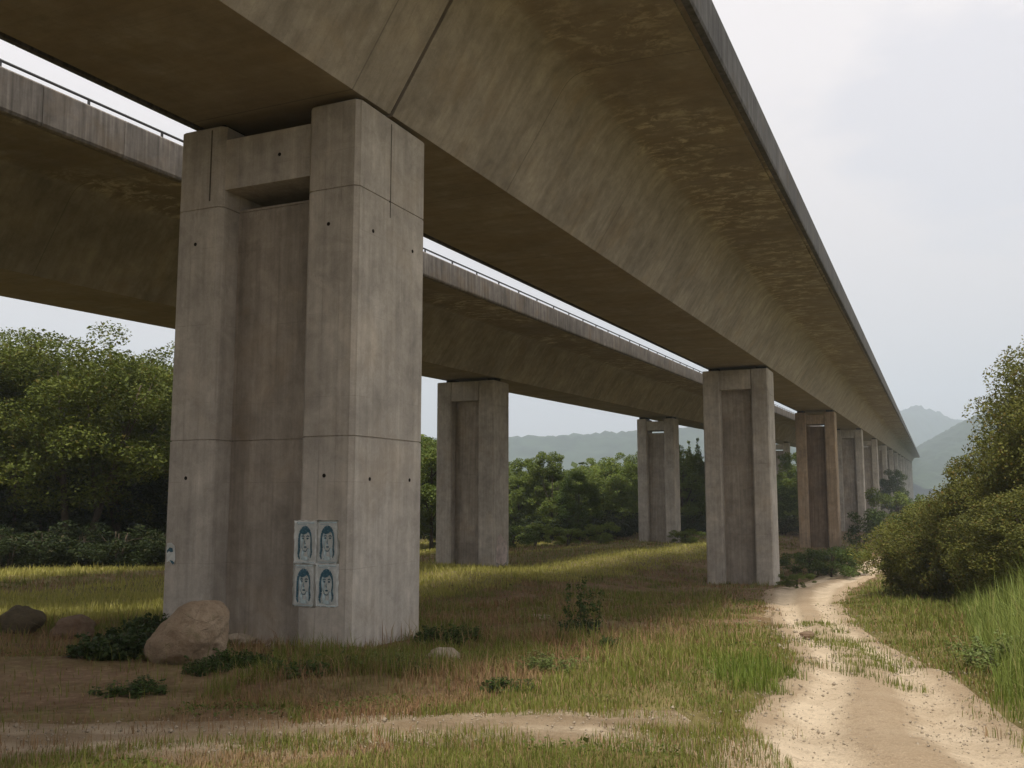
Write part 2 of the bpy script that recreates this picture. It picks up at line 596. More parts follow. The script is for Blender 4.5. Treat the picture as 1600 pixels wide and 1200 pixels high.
def inside_track(x, y, margin=0.0):
    """signed: >0 inside either track (metres from the edge, roughly)"""
    x = np.atleast_1d(np.asarray(x, float))
    y = np.atleast_1d(np.asarray(y, float))
    out = np.full(x.shape, -9.0)
    global FRAC
    FRAC = np.full(x.shape, -1.0)
    for A, B in ((LE, RE), (SF, SN)):
        C = (A + B) / 2
        for i0 in range(0, len(x), 20000):
            xs, ys = x[i0:i0 + 20000], y[i0:i0 + 20000]
            d2 = (xs[:, None] - C[None, ::2, 0]) ** 2 + (ys[:, None] - C[None, ::2, 1]) ** 2
            k = np.argmin(d2, 1) * 2
            a, b = A[k], B[k]
            w = np.hypot(*(b - a).T)
            ax = (b - a) / w[:, None]
            tproj = (xs - a[:, 0]) * ax[:, 0] + (ys - a[:, 1]) * ax[:, 1]
            along = np.abs(-(xs - a[:, 0]) * ax[:, 1] + (ys - a[:, 1]) * ax[:, 0])
            sd = np.minimum(tproj, w - tproj)
            sd = np.where(along > (1.5 if A is LE else .3), -9, sd)
            out[i0:i0 + 20000] = np.maximum(out[i0:i0 + 20000], sd)
            if A is LE: FRAC[i0:i0 + 20000] = np.where(along > 1.5, -1, tproj / w)
    return out


u = np.linspace(-1, 1, 301)
gx = 9.0 * np.sinh(u * math.asinh(3200 / 9.0))
gx = np.sort(np.r_[gx, np.arange(-14, 14, .28)])
v_ = np.linspace(-1, 1, 330)
gy = 22 + 11.0 * np.sinh(v_ * math.asinh(4200 / 11.0))
gy = np.sort(np.r_[gy[gy > -300], np.arange(3, 42, .28)])
GX, GY = np.meshgrid(gx, gy)
GZ = gz(GX.ravel(), GY.ravel())
nearm = np.hypot(GX.ravel(), GY.ravel()) < 110
it = np.full(GZ.shape, -9.0)
it[nearm] = inside_track(GX.ravel()[nearm], GY.ravel()[nearm])
GZ = GZ - .09 * np.clip((it + .25) / .35, 0, 1)
nx, ny = len(gx), len(gy)
ii = (np.arange(ny - 1)[:, None] * nx + np.arange(nx - 1)[None, :]).ravel()
me = mesh_np('ground', np.stack([GX.ravel(), GY.ravel(), GZ], 1), np.stack([ii, ii + 1, ii + nx + 1, ii + nx], 1), smooth=True)
tag(link('ground', me, mat=M['soil']), kind='structure')


def ribbon(name, A, B, nu, zoff, ruts, mat='track'):
    n = len(A)
    uu = np.linspace(-.04, 1.04, nu)
    P = A[:, None, :] + (B - A)[:, None, :] * uu[None, :, None]
    jit = (np.sin(np.arange(n) * 1.7) * .05 + np.sin(np.arange(n) * .63 + 1) * .09 + rng.normal(0, .03, n))
    ax = (B - A) / np.hypot(*(B - A).T)[:, None]
    P[:, 0] += ax * jit[:, None]
    P[:, -1] += ax * np.roll(jit, 9)[:, None]
    Z = gz(P[..., 0], P[..., 1]) + zoff
    if ruts:
        prof = -.06 * (np.exp(-((uu - .27) / .09) ** 2) + np.exp(-((uu - .74) / .09) ** 2)) + .02 * np.exp(-((uu - .5) / .1) ** 2)
        Z = Z + prof[None, :]
    Z = Z + .008 * np.sin(P[..., 0] * 7.3 + np.sin(P[..., 1] * 5.1) * 2)
    for c_, dz_ in ((0, .1), (1, .035), (2, .01)):
        Z[:, c_] -= dz_
        Z[:, -1 - c_] -= dz_
    V = np.concatenate([P, Z[..., None]], 2).reshape(-1, 3)
    ii = (np.arange(n - 1)[:, None] * nu + np.arange(nu - 1)[None, :]).ravel()
    q = np.stack([ii, ii + 1, ii + nu + 1, ii + nu], 1)
    me = mesh_np(name, V, q, smooth=True)
    ul = me.uv_layers.new(name='UVMap')
    li = np.empty(len(me.loops), np.int32)
    me.loops.foreach_get('vertex_index', li)
    UV = np.stack([np.tile(uu, n), np.repeat(np.arange(n) * .1, nu)], 1)[li]
    ul.data.foreach_set('uv', UV.astype(np.float32).ravel())
    return tag(link(name, me, mat=M[mat]), kind='structure')


ribbon('side_path', SN, SF, 26, -.012, False, 'side')
ribbon('dirt_track', LE, RE, 34, .0, True)


def hill(name, Y, depth, prof, seed):
    """prof: (px, py) crest points of the photo seen at distance Y"""
    pts = [at(px, py, Y) for px, py in prof]
    xs = np.array([p.x for p in pts])
    zs = np.array([p.z for p in pts])
    n1, n2 = 420, 46
    X = np.linspace(xs[0], xs[-1], n1)
    H = np.interp(X, xs, zs)
    k = 24
    H = np.convolve(np.pad(H, k, mode='edge'), np.ones(2 * k + 1) / (2 * k + 1), 'valid')
    D = np.linspace(-1, 1, n2)
    XX, DD = np.meshgrid(X, D)
    shape = np.where(DD < 0, .5 + .5 * np.cos(np.pi * DD), np.cos(np.pi * DD / 2) ** .8)
    base = 0.5
    ZZ = base + (H[None, :] - base) * np.clip(shape, 0, 1)
    r_ = np.random.default_rng(seed)
    bump = np.zeros_like(ZZ)
    for f_, a_ in ((.006, 10), (.013, 6), (.03, 3.2), (.07, 2.2), (.15, 1.6)):
        for _ in range(3):
            th, ph = r_.uniform(0, 6.28, 2)
            bump += a_ * Y / 2600 * np.sin(f_ * (XX * math.cos(th) + (DD * depth) * math.sin(th)) + ph)
    bump += r_.uniform(-1, 1.6, ZZ.shape) * 2.6 * Y / 1800
    ZZ = ZZ + bump * np.clip(shape, 0, 1) ** .5
    V = np.stack([XX.ravel(), (Y + DD * depth).ravel(), ZZ.ravel()], 1)
    ii = (np.arange(n2 - 1)[:, None] * n1 + np.arange(n1 - 1)[None, :]).ravel()
    me = mesh_np(name, V, np.stack([ii, ii + 1, ii + n1 + 1, ii + n1], 1))
    tag(link(name, me, mat=M['hillside']), kind='structure')


M['hillside'] = plain('wooded_hillside', (.03, .045, .026), .95, .1, .55, .03, 0)
hill('hill', 1500, 420, [(-1800, 660), (-700, 670), (0, 690), (500, 702), (800, 700), (860, 692), (905, 683), (980, 680), (1060, 670), (1180, 668), (1330, 690), (1450, 715), (1600, 752)], 4)
hill('hill', 2500, 520, [(900, 745), (1100, 700), (1290, 672), (1380, 656), (1420, 656), (1460, 664), (1510, 678), (1560, 680), (1700, 664), (2100, 650), (2600, 680)], 5)
hill('hill', 1150, 300, [(1360, 762), (1430, 722), (1470, 694), (1510, 668), (1550, 648), (1620, 610), (1750, 580), (2100, 560), (2700, 620)], 6)

# ------------------------------------------------------------------ the viaduct
BANG = math.atan2(BY, BX)
SPAN = 42.2
T0, TEND = 13.25, 13.25 + SPAN * 14
SLOPE = math.atan(GRADE)
DECK_R = dict(s=-8.20, h=6.25)
DECK_L = dict(s=-23.0, h=5.80)
SOFF = 3.35


def section(w):
    half = [(0, 0), (.70, 1.08), (1.34, 2.06), (1.43, 2.18), (1.53, 2.28), (1.66, 2.36), (1.82, 2.41), (2.05, 2.44), (3.2, 2.44), (4.36, 2.40), (4.36, 2.47), (4.5, 2.47), (4.5, 2.72)]
    right = [(-a, b) for a, b in half]                # local y is to the left, so right is negative
    left = [(w + a, b) for a, b in half]
    return right + left[::-1]                         # soffit right edge .. top right .. top left .. soffit left


def deck_segment(t0, t1, w, n=28):
    bm = bmesh.new()
    sec = section(w)
    ts = np.linspace(t0, t1, n)
    add_loft(bm, [[(t, y, z) for y, z in sec] for t in ts])
    me = bm_mesh(bm, 'box_girder', True)
    me.set_sharp_from_angle(angle=R(24))
    return me


def deck_frame(name, d):
    o = empty(name, W(0, d['s'], d['h']), 0)
    o.rotation_euler = (Matrix.Rotation(BANG, 3, 'Z') @ Matrix.Rotation(-SLOPE, 3, 'Y')).to_euler()
    return o


PL = 2.411


def panel_mesh():
    bm = bmesh.new()
    prof = [(.0, 2.36), (-.14, 2.36), (-.165, 2.43), (-.165, 3.31), (-.14, 3.35), (.10, 3.35), (.13, 3.31), (.17, 2.74), (.004, 2.735), (.004, 2.5)]
    g_ = .011
    add_loft(bm, [[(x, y, z) for y, z in prof] for x in (g_, PL - g_)])
    return bm_mesh(bm, 'parapet_panel')




def build_deck(name, d, w, label, first_joint, rail_side, pmat):
    root = deck_frame(name, d)
    pm = panel_mesh()
    tag(root, label, 'bridge deck', 'twin motorway viaduct decks')
    k = 1 / math.cos(SLOPE)
    joints = [first_joint - 2 * SPAN * 1.02] + [first_joint + 2 * SPAN * i for i in range(8)]
    for a, b in zip(joints[:-1], joints[1:]):
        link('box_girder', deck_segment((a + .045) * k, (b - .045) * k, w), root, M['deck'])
    for j in joints[1:-1]:
        bm = bmesh.new()
        sec = [(y * .985 + w * .0075, z + (.07 if z < 2.3 else -.06 if z > 2.6 else .06)) for y, z in section(w)]
        add_loft(bm, [[((j - .06) * k, y, z) for y, z in sec], [((j + .06) * k, y, z) for y, z in sec]])
        link('expansion_joint', bm_mesh(bm, 'expansion_joint'), root, M['fill'])
    # parapets: single panels where they can be told apart, one joined run beyond
    n0, n1, n2 = -16, 120, 245
    for side in (0, 1):
        nn = n1 if side == 0 else (60 if name else 0)
        start = n0
        for i in range(n0, nn):
            o = link('parapet_panel', pm, root, pmat)
            if side == 0:
                o.location = (i * PL, -4.505, 0)
            else:
                o.location = ((i + 1) * PL, w + 4.505, 0)
                o.rotation_euler = (0, 0, math.pi)
        v0 = np.array([v.co[:] for v in pm.vertices])
        V, Q, T3 = [], [], []
        cnt = 0
        bm = bmesh.new()
        for i in range(nn, n2):
            add = bmesh.new()
            add.from_mesh(pm)
            mt = Matrix.Translation((i * PL, -4.505, 0)) if side == 0 else Matrix.Translation(((i + 1) * PL, w + 4.505, 0)) @ Matrix.Rotation(math.pi, 4, 'Z')
            add.transform(mt)
            tmp = bpy.data.meshes.new('tmp')
            add.to_mesh(tmp)
            add.free()
            bm.from_mesh(tmp)
            bpy.data.meshes.remove(tmp)
        o = link('parapet_run', bm_mesh(bm, 'parapet_run'), root, pmat)
        o['kind'] = 'stuff'
    # steel rail
    rr = empty('guard_rail', root.location)
    rr.rotation_euler = root.rotation_euler
    tag(rr, rail_side, 'guard rail', 'rails on the parapets')
    bm = bmesh.new()
    add_loft(bm, tube_rings([(n0 * PL, -4.52, 3.545), (n2 * PL, -4.52, 3.545)], [.036, .036], 8))
    link('handrail', bm_mesh(bm, 'handrail', True), rr, M['steel'])
    bm = bmesh.new()
    add_box(bm, -.05, .05, -.075, .075, 3.347, 3.367)
    add_box(bm, -.02, .02, -.03, .03, 3.367, 3.515)
    pst = bm_mesh(bm, 'rail_post')
    for i in range(n0, 150):
        o = link('rail_post', pst, rr, M['steel'])
        o.location = ((i + .58) * PL, -4.52, 0)
    bm = bmesh.new()
    for i in range(150, n2):
        add_box(bm, (i + .58) * PL - .02, (i + .58) * PL + .02, -4.55, -4.49, 3.347, 3.515)
    o = link('rail_post_run', bm_mesh(bm, 'rail_post_run'), rr, M['steel'])
    o['kind'] = 'stuff'
    return root


build_deck('viaduct_deck', DECK_R, SOFF, 'near viaduct deck overhead, its broad slab edge cutting the sky on the right', T0, 'steel rail along the outer parapet of the near deck overhead', M['parapet_grey'])
build_deck('viaduct_deck', DECK_L, 3.5, 'far viaduct deck on the left with brown panelled parapet and rail', 92.2 - 0 * SPAN, 'thin dark rail on short posts above the far left deck parapet', M['parapet'])

PW, PD, LEGW = 3.78, 2.2, 1.0


def leg_rings(y0, y1, zb, zt, joints, slot=None):
    """stacked lifts of one leg with small shadow grooves between them and chamfered corners"""
    c = .075

    def ring(z, inset=0.0):
        a, b = -PD / 2 + inset, PD / 2 - inset
        l, r = y0 + inset, y1 - inset
        return [(a + c, l, z), (b - c, l, z), (b, l + c, z), (b, r - c, z), (b - c, r, z), (a + c, r, z), (a, r - c, z), (a, l + c, z)]
    zz = [ring(zb)]
    for j in sorted(joints):
        if zb < j < zt:
            zz += [ring(j - .014), ring(j - .008, .018), ring(j + .008, .018), ring(j + .014)]
    zz += [ring(zt - .03), ring(zt, .03)]
    return zz


def make_pier(t, d, w, label, group, joint_type, mats=('pier', 'web')):
    """origin at the foot; local x along the bridge, y to its left"""
    tc_, sr = t, d['s'] + .08
    foot = W(t, sr - PW / 2)
    zg = float(gz(foot.x, foot.y)) - .5
    root = empty('bridge_pier', (foot.x, foot.y, zg + .5), BANG)
    tag(root, label, 'bridge pier', group)
    soff = EYE + d['h'] + GRADE * t - (zg + .5)           # soffit over the foot
    top = soff - (.13 if t < 20 else .21)
    zb = -.9
    js = [top - 1.47 - 4.03 * k for k in range(6)]
    for side in (-1, 1):
        bm = bmesh.new()
        y0, y1 = (-PW / 2, -PW / 2 + LEGW) if side < 0 else (PW / 2 - LEGW, PW / 2)
        add_loft(bm, leg_rings(y0, y1, zb, top, js))
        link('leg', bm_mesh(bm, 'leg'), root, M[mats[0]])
        bm = bmesh.new()
        yc = (y0 + y1) / 2
        for xo in ((-.6, .6) if joint_type else (0,)):
            add_box(bm, xo - .26, xo + .26, yc - .3, yc + .3, top - .004, soff + .03)
        link('bearing', bm_mesh(bm, 'bearing'), root, M['bearing'])
    yi = PW / 2 - LEGW + .002
    bm = bmesh.new()
    hw = .64 if t < 20 else .52
    wt = top - (.42 if joint_type else 0) - 1.0
    rings = []
    zs = [zb] + [z for j in sorted(js) if zb < j < wt for z in (j - .014, j - .008, j + .008, j + .014)] + [wt]
    for z in zs:
        ins = .018 if any(abs(abs(z - j) - .008) < 1e-6 for j in js) else 0
        rings.append([(-hw + ins, -yi, z), (hw - ins, -yi, z), (hw - ins, yi, z), (-hw + ins, yi, z)])
    add_loft(bm, rings)
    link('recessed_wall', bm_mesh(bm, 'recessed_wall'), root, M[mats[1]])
    bm = bmesh.new()
    lt = top - (.26 if joint_type else .02)
    lb = top - 1.16
    sb = .07 if joint_type else .02
    add_box(bm, -PD / 2 + sb, PD / 2 - sb, -yi - .001, yi + .001, lb, lt)
    link('cross_beam', bm_mesh(bm, 'cross_beam'), root, M[mats[0]])
    return root, top


R_LABELS = ['nearest and largest concrete pier, with blue portrait posters on its right leg',
            'concrete pier standing beside the bend of the dirt track, second under the near deck',
            'warm brown concrete pier with dark recess rising behind the low dark brush',
            'pale grey pier directly behind the brown one under the near deck',
            'slim distant pier, fifth under the near deck, feet hidden by bushes']
L_LABELS = ['far deck pier just right of the largest pier, pinkish white patch at its foot',
            'pier under the far deck with sky showing above its cross beam, amid trees']
piers_r = []
for i in range(15):
    lab = R_LABELS[i] if i < len(R_LABELS) else 'far pier in the hazy row under the near deck toward the hills'
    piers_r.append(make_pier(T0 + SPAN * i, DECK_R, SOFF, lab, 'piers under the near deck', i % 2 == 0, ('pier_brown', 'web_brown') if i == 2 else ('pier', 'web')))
piers_l = []
for i in range(14):
    lab = L_LABELS[i] if i < len(L_LABELS) else ('grey pier of the far deck glimpsed between brown pier and track pier' if i == 2 else 'distant pier of the far deck behind the near row')
    piers_l.append(make_pier(49.9 + SPAN * i, DECK_L, 3.5, lab, 'piers under the far deck', i % 2 == 1))
tag(make_pier(49.9 - SPAN, DECK_L, 3.5, 'pier of the far deck standing left of the largest pier, outside the picture', 'piers under the far deck', True)[0])

# details of the nearest pier -----------------------------------------------------------------
P1, P1TOP = piers_r[0]
P1z = P1.location.z


def p1h(h):                                             # grade-line height -> local z of the near pier
    return EYE + h + GRADE * 12.15 - P1z


def p1y(s):
    return (DECK_R['s'] + .08 - PW / 2) - s


bm = bmesh.new()
N = 14
add_loft(bm, [[(x, math.cos(6.2832 * k / N) * r_, math.sin(6.2832 * k / N) * r_) for k in range(N)] for x, r_ in ((.01, .032), (-.003, .032), (-.0035, .022), (-.002, .004))])
hole = bm_mesh(bm, 'tie_hole')
XF = -PD / 2
for s, h in ((-8.67, 4.09), (-11.45, 4.06), (-11.45, .01), (-8.64, .03)):
    o = link('tie_hole', hole, P1, M['hole'])
    o.location = (XF, p1y(s), p1h(h))
for t, h in ((12.62, 4.03), (13.9, 4.0), (12.65, -.02), (13.9, -.02)):
    o = link('tie_hole', hole, P1, M['hole'])
    o.location = (t - T0, -PW / 2, p1h(h))
    o.rotation_euler = (0, 0, math.pi / 2)
o = link('tie_hole', hole, P1, M['hole'])
o.location = (XF + .07, p1y(-9.75), p1h(5.45))
# drainage slots in the top lift
M['slot'] = plain('damp_slot', (.10, .088, .072), .95, .05, .3, 4)
for x0, y0, z0, z1, rz in ((13.14 - T0, -PW / 2, 4.4, 6.05, 1), (XF, p1y(-11.17), 4.8, 6.08, 0)):
    bm = bmesh.new()
    if rz: add_box(bm, x0 - .012, x0 + .012, y0 - .003, y0 + .02, p1h(z0), p1h(z1))
    else: add_box(bm, x0 - .004, x0 + .02, y0 - .014, y0 + .014, p1h(z0), p1h(z1))
    link('drip_slot', bm_mesh(bm, 'drip_slot'), P1, M['slot'])

# posters --------------------------------------------------------------------------------------
M['paper'] = plain('pale_blue_paper', (.84, .87, .85), .8, .2, .16, 9, .3)
M['ink'] = plain('teal_ink', (.05, .125, .17), .7, .2, .35, 14, 0)
M['ink_soft'] = plain('washed_blue_ink', (.46, .57, .60), .7, .2, .3, 14, 0)
M['paper_white'] = plain('torn_white_paper', (.62, .62, .6), .85, .2, .12, 12, .3)


def poster(y, z, wd, ht, label, seed, lean=0.0, flip=1, torn=None):
    rg = random.Random(seed)
    root = empty('poster', P1.matrix_world @ Vector((XF, y, z)) if False else Vector((0, 0, 0)), 0)
    root.rotation_euler = (0, 0, BANG)
    wp = Matrix.Translation(P1.location) @ Matrix.Rotation(BANG, 4, 'Z') @ Vector((XF - .004, y, z))
    root.location = wp
    tag(root, label, 'poster', 'pasted portrait posters')
    nx_, nz_ = 9, 13

    def surf(u, w_):                                     # u across to the right, w_ up, both -.5 .. .5
        wrinkle = .0022 * math.sin(u * 9 + seed * 1.3 + w_ * 5) + .0016 * math.sin(w_ * 11 + seed)
        curl = .02 * max(0, abs(u) - .42) * (1 if rg_c else 0)
        return Vector((-.003 - abs(wrinkle) - curl, -u * wd + lean * w_ * ht, w_ * ht))
    rg_c = seed % 2
    bm = bmesh.new()
    grid = [[None] * nz_ for _ in range(nx_)]
    for i in range(nx_):
        for j in range(nz_):
            u, w_ = i / (nx_ - 1) - .5, j / (nz_ - 1) - .5
            if i in (0, nx_ - 1): u += rg.uniform(-.018, .018)
            if j in (0, nz_ - 1): w_ += rg.uniform(-.012, .012)
            if torn and (torn == 'right' and i == nx_ - 1 and j > 6): u -= rg.uniform(.02, .12)
            if torn and (torn == 'bottom' and j == 0): w_ += rg.uniform(.0, .05)
            grid[i][j] = bm.verts.new(surf(u, w_))
    for i in range(nx_ - 1):
        for j in range(nz_ - 1):
            bm.faces.new((grid[i][j], grid[i + 1][j], grid[i + 1][j + 1], grid[i][j + 1]))
    bmesh.ops.solidify(bm, geom=list(bm.faces), thickness=.0012)
    sheet = link('sheet', bm_mesh(bm, 'sheet', True), root, M['paper'])

    def flat(name, polys, mat, off):
        bm = bmesh.new()
        for P_ in polys:
            vs = []
            for (u, w_) in P_:
                p = surf(u * flip, w_)
                p.x -= off + .003
                vs.append(bm.verts.new(p))
            f = bm.faces.new(vs)
        bmesh.ops.triangulate(bm, faces=list(bm.faces))
        link(name, bm_mesh(bm, name), sheet, mat)

    def strip(pts, wid):
        out = []
        for (a, b) in zip(pts[:-1], pts[1:]):
            (x1, z1, w1), (x2, z2, w2) = a, b
            dx, dz = x2 - x1, z2 - z1
            L_ = math.hypot(dx, dz) or 1
            nx__, nz__ = -dz / L_, dx / L_
            out.append([(x1 + nx__ * w1 * wid, z1 + nz__ * w1 * wid), (x1 - nx__ * w1 * wid, z1 - nz__ * w1 * wid),
                        (x2 - nx__ * w2 * wid, z2 - nz__ * w2 * wid), (x2 + nx__ * w2 * wid, z2 + nz__ * w2 * wid)])
        return out

    def ell(cx, cz, rx, rz_, n=14):
        return [(cx + rx * math.cos(6.2832 * k / n), cz + rz_ * math.sin(6.2832 * k / n)) for k in range(n)]
    # a plain long-haired face: thick crown of hair, one heavy side and one thin, washes of blue in between
    v_ = rg.uniform
    arc = [(-.25 + v_(-.02, .02), -.40, .5), (-.30, -.30, .95), (-.27 + v_(-.02, .02), -.16, 1.15), (-.28, -.02, 1.0), (-.275, .10, .95), (-.245, .20, 1.0), (-.16, .285, 1.15),
           (-.03, .325, 1.3), (.10, .305, 1.2), (.20, .23, .9), (.245, .12, .6), (.25, 0, .55), (.235 + v_(-.02, .02), -.13, .7), (.27, -.25, .75), (.22, -.36, .4)]
    hair = strip(arc, .045) + [[(-.2, .21), (-.05, .265), (.12, .25), (.05, .20), (-.1, .17)]]
    flat('hair_print', hair, M['ink'], .0026)
    soft = [ell(-.15, .02, .06, .17), ell(-.02, -.03, .03, .07), ell(-.11, -.28, .07, .1), ell(.15, -.24, .05, .11), [(-.2, -.40), (-.12, -.33), (.1, -.34), (.17, -.41), (.0, -.43)]]
    flat('shade_print', soft, M['ink_soft'], .0018)
    feat = [ell(-.10, .085, .052, .020, 8), ell(.10, .085, .052, .020, 8)] + strip([(-.17, .125, .6), (-.10, .148, 1), (-.04, .128, .6)], .014) + \
        strip([(.17, .125, .6), (.10, .148, 1), (.04, .128, .6)], .014) + strip([(-.015, .06, .5), (-.03, -.02, 1), (.02, -.04, .8)], .012) + \
        [ell(0, -.115, .07, .02, 8)] + strip([(-.15, -.10, .5), (-.08, -.205, 1), (.03, -.215, 1), (.12, -.13, .5)], .012)
    flat('face_print', feat, M['ink'], .0034)
    flat('heading_print', [[(-.4, .43), (.38, .435), (.38, .462), (-.4, .458)], [(-.34, .395), (.05, .398), (.05, .412), (-.34, .41)]], M['ink_soft'], .0024)
    flat('footer_print', [[(-.42, -.475), (.4, -.47), (.4, -.455), (-.42, -.458)]], M['ink_soft'], .0036)
    return root


PWD, PHT = .432, .668
yL, yR = p1y(-8.955), p1y(-8.535)
zT, zB = p1h(-1.005), p1h(-1.665)
poster(yL, zT, PWD, PHT, 'portrait poster of a long haired woman, upper left of the four pasted together', 1, .006)
poster(yR, zT + .012, PWD, PHT, 'portrait poster with a torn right edge, upper right of the four pasted together', 2, .0, 1, 'right')
poster(yL + .006, zB, PWD, PHT, 'portrait poster with face turned right, lower left of the four pasted together', 3, .012)
poster(yR, zB + .008, PWD, PHT, 'portrait poster with curled lower edge, lower right of the four pasted together', 4, .004, 1, 'bottom')
# torn scrap wrapped at the far left edge of the pier
sr_ = empty('poster_scrap', Matrix.Translation(P1.location) @ Matrix.Rotation(BANG, 4, 'Z') @ Vector((XF - .004, p1y(-11.70), p1h(-1.28))), BANG)
tag(sr_, 'torn scrap of pale blue poster on the left edge of the largest pier', 'poster')
bm = bmesh.new()
pts = [(-.09, .2), (.0, .21), (.075, .16), (.09, .06), (.1, -.06), (.07, -.16), (.02, -.13), (-.03, -.1), (-.09, -.12), (-.1, .02)]
bm.faces.new([bm.verts.new((-.004, -a, b)) for a, b in pts])
bmesh.ops.solidify(bm, geom=list(bm.faces), thickness=.0015)
scrap = link('sheet', bm_mesh(bm, 'sheet'), sr_, M['paper'])
for nm, pts in (('hair_print', [(-.085, .08), (-.03, .13), (.035, .12), (.05, .06), (.0, .05), (-.04, .07), (-.085, .03)]),
                ('shadow_print', [(-.02, -.08), (.05, -.09), (.085, -.12), (.065, -.155), (.02, -.125)])):
    bm = bmesh.new()
    bm.faces.new([bm.verts.new((-.0085, -a, b)) for a, b in pts])
    bmesh.ops.triangulate(bm, faces=list(bm.faces))
    link(nm, bm_mesh(bm, nm), scrap, M['ink'])
# pale painted-over patch at the foot of the pier under the far deck
PL1, _ = piers_l[0]
M['patch'] = plain('washed_pink_paint', (.78, .68, .63), .85, .2, .3, 3, .2)
bm = bmesh.new()
rgp = random.Random(5)
ring = [(-.75 + .0, .35), (-.7, 1.1), (-.55, 1.75), (-.1, 1.95), (.3, 1.6), (.75, 1.5), (.85, .9), (.7, .3), (.2, .1), (-.3, .22)]
bm.faces.new([bm.verts.new((a, -PW / 2 - .012, b)) for a, b in ring])
bmesh.ops.solidify(bm, geom=list(bm.faces), thickness=.004)
link('paint_patch', bm_mesh(bm, 'paint_patch'), PL1, M['patch'])

# ------------------------------------------------------------------ rocks
def rock_mesh(seed, sx, sy, sz, rough=.22, sub=4):
    bm = bmesh.new()
    bmesh.ops.create_icosphere(bm, subdivisions=sub, radius=1)
    o = Vector((seed * 7.1, seed * 3.3, seed * 1.7))
    for v in bm.verts:
        p = v.co.copy()
        n_ = mnoise.noise(p * .9 + o) * rough * 1.5 + mnoise.noise(p * 2.3 + o) * rough * .6 + mnoise.noise(p * 6 + o) * rough * .22
        q = p * (1 + n_)
        v.co = Vector((q.x * sx, q.y * sy, q.z * sz))
    return bm_mesh(bm, 'rock', True)


def rock_mat(name, c1, c2):
    g = NT(name)
    tc = g.node('ShaderNodeTexCoord').outputs['Object']
    n = g.noise(tc, 3, 7, .68, .4)
    n2 = g.noise(tc, 16, 5, .65)
    c = g.mix(g.rng(n, .35, .65), (*c1, 1), (*c2, 1))
    c = g.mix(g.rng(n2, .55, .75, 0, .6), c, tuple(x * .55 for x in c1))
    c = g.mix(g.rng(g.noise(tc, 5.5, 4, .6), .6, .72, 0, .5), c, (.16, .15, .07))
    vo = g.node('ShaderNodeTexVoronoi', feature='DISTANCE_TO_EDGE')
    vo.inputs['Scale'].default_value = 2.3
    g.put(vo.inputs['Vector'], g.mapping(tc, (1, 1, 1.6), (.3, .1, .7)))
    ck = g.rng(g.math('ADD', vo.outputs['Distance'], g.math('MULTIPLY', n2, .03)), .012, .032, 1, 0)
    ck = g.math('MULTIPLY', ck, g.rng(n, .42, .56, 0, 1))
    g.bump(g.math('SUBTRACT', g.math('ADD', n, g.math('MULTIPLY', n2, .7)), g.math('MULTIPLY', ck, .3)), .85, .05)
    return g.done(c, .9, .2)


M['boulder'] = rock_mat('tan_boulder', (.24, .175, .115), (.34, .265, .185))
M['rock_dark'] = rock_mat('mossy_rock', (.075, .062, .04), (.12, .095, .06))
M['rock_brown'] = rock_mat('brown_rock', (.15, .1, .065), (.21, .15, .105))
M['rock_pale'] = rock_mat('pale_stone', (.28, .23, .17), (.40, .34, .26))


def boulder():
    bm = bmesh.new()
    bmesh.ops.create_icosphere(bm, subdivisions=5, radius=1)
    o = Vector((3.3, 8.1, 1.2))
    for v in bm.verts:
        p = v.co.copy()
        n_ = mnoise.noise(p * 1.1 + o) * .16 + mnoise.noise(p * 2.7 + o) * .07 + abs(mnoise.noise(p * 3.3 + o)) * -.07 + mnoise.noise(p * 7 + o) * .03 + mnoise.noise(p * 15 + o) * .014
        q = p * (1 + n_)
        x, y, z = q.x * .45, q.y * .5, q.z * .46
        low = max(0.0, .32 - z)
        if x < .15: x -= low * .42 * (.15 - x) / .6           # skirt sweeping out to the left
        x += max(0, z) * .22
        v.co = Vector((x, y, z))
    return bm_mesh(bm, 'boulder', True)


bp = on_ground(292, 1030)
o = link('boulder', boulder(), None, M['boulder'])
o.location = (bp.x + .06, bp.y + .1, bp.z + .34)
tag(o, 'big rounded tan boulder leaning at the left foot of the largest pier', 'boulder')
for (px, py, sx, sy, sz, mat, lab, seed, rz, up) in (
        (24, 992, .36, .34, .30, 'rock_dark', 'dark mossy block of stone at the left edge of the picture', 2, .3, .16),
        (117, 992, .34, .3, .25, 'rock_brown', 'brown rounded rock on the grass between the mossy stone and the boulder', 3, .8, .14),
        (374, 1004, .27, .16, .10, 'rock_pale', 'flat pale stone lying just right of the big boulder', 4, .2, .09),
        (690, 1031, .22, .18, .12, 'rock_pale', 'pale angular stone at the right foot of the largest pier', 6, .5, .06),
        (488, 1018, .09, .08, .09, 'rock_brown', 'small reddish stone against the base under the posters', 7, 0, .04),
        (425, 1006, .12, .1, .05, 'rock_pale', 'little pale stone in the recess of the largest pier', 8, .7, .03),
        (835, 972, .42, .3, .08, 'rock_pale', 'low flat grey slab in the dry grass left of the tall weed', 9, .1, .02),
        (1262, 987, .14, .1, .06, 'rock_brown', 'dark stone lying on the dirt track where the light begins', 10, .1, .03)):
    p = on_ground(px, py)
    o = link('rock', rock_mesh(seed, sx, sy, sz, .3 if sz > .2 else .22), None, M[mat])
    o.location = (p.x, p.y, p.z + up)
    o.rotation_euler = (0, 0, rz)
    tag(o, lab, 'rock')

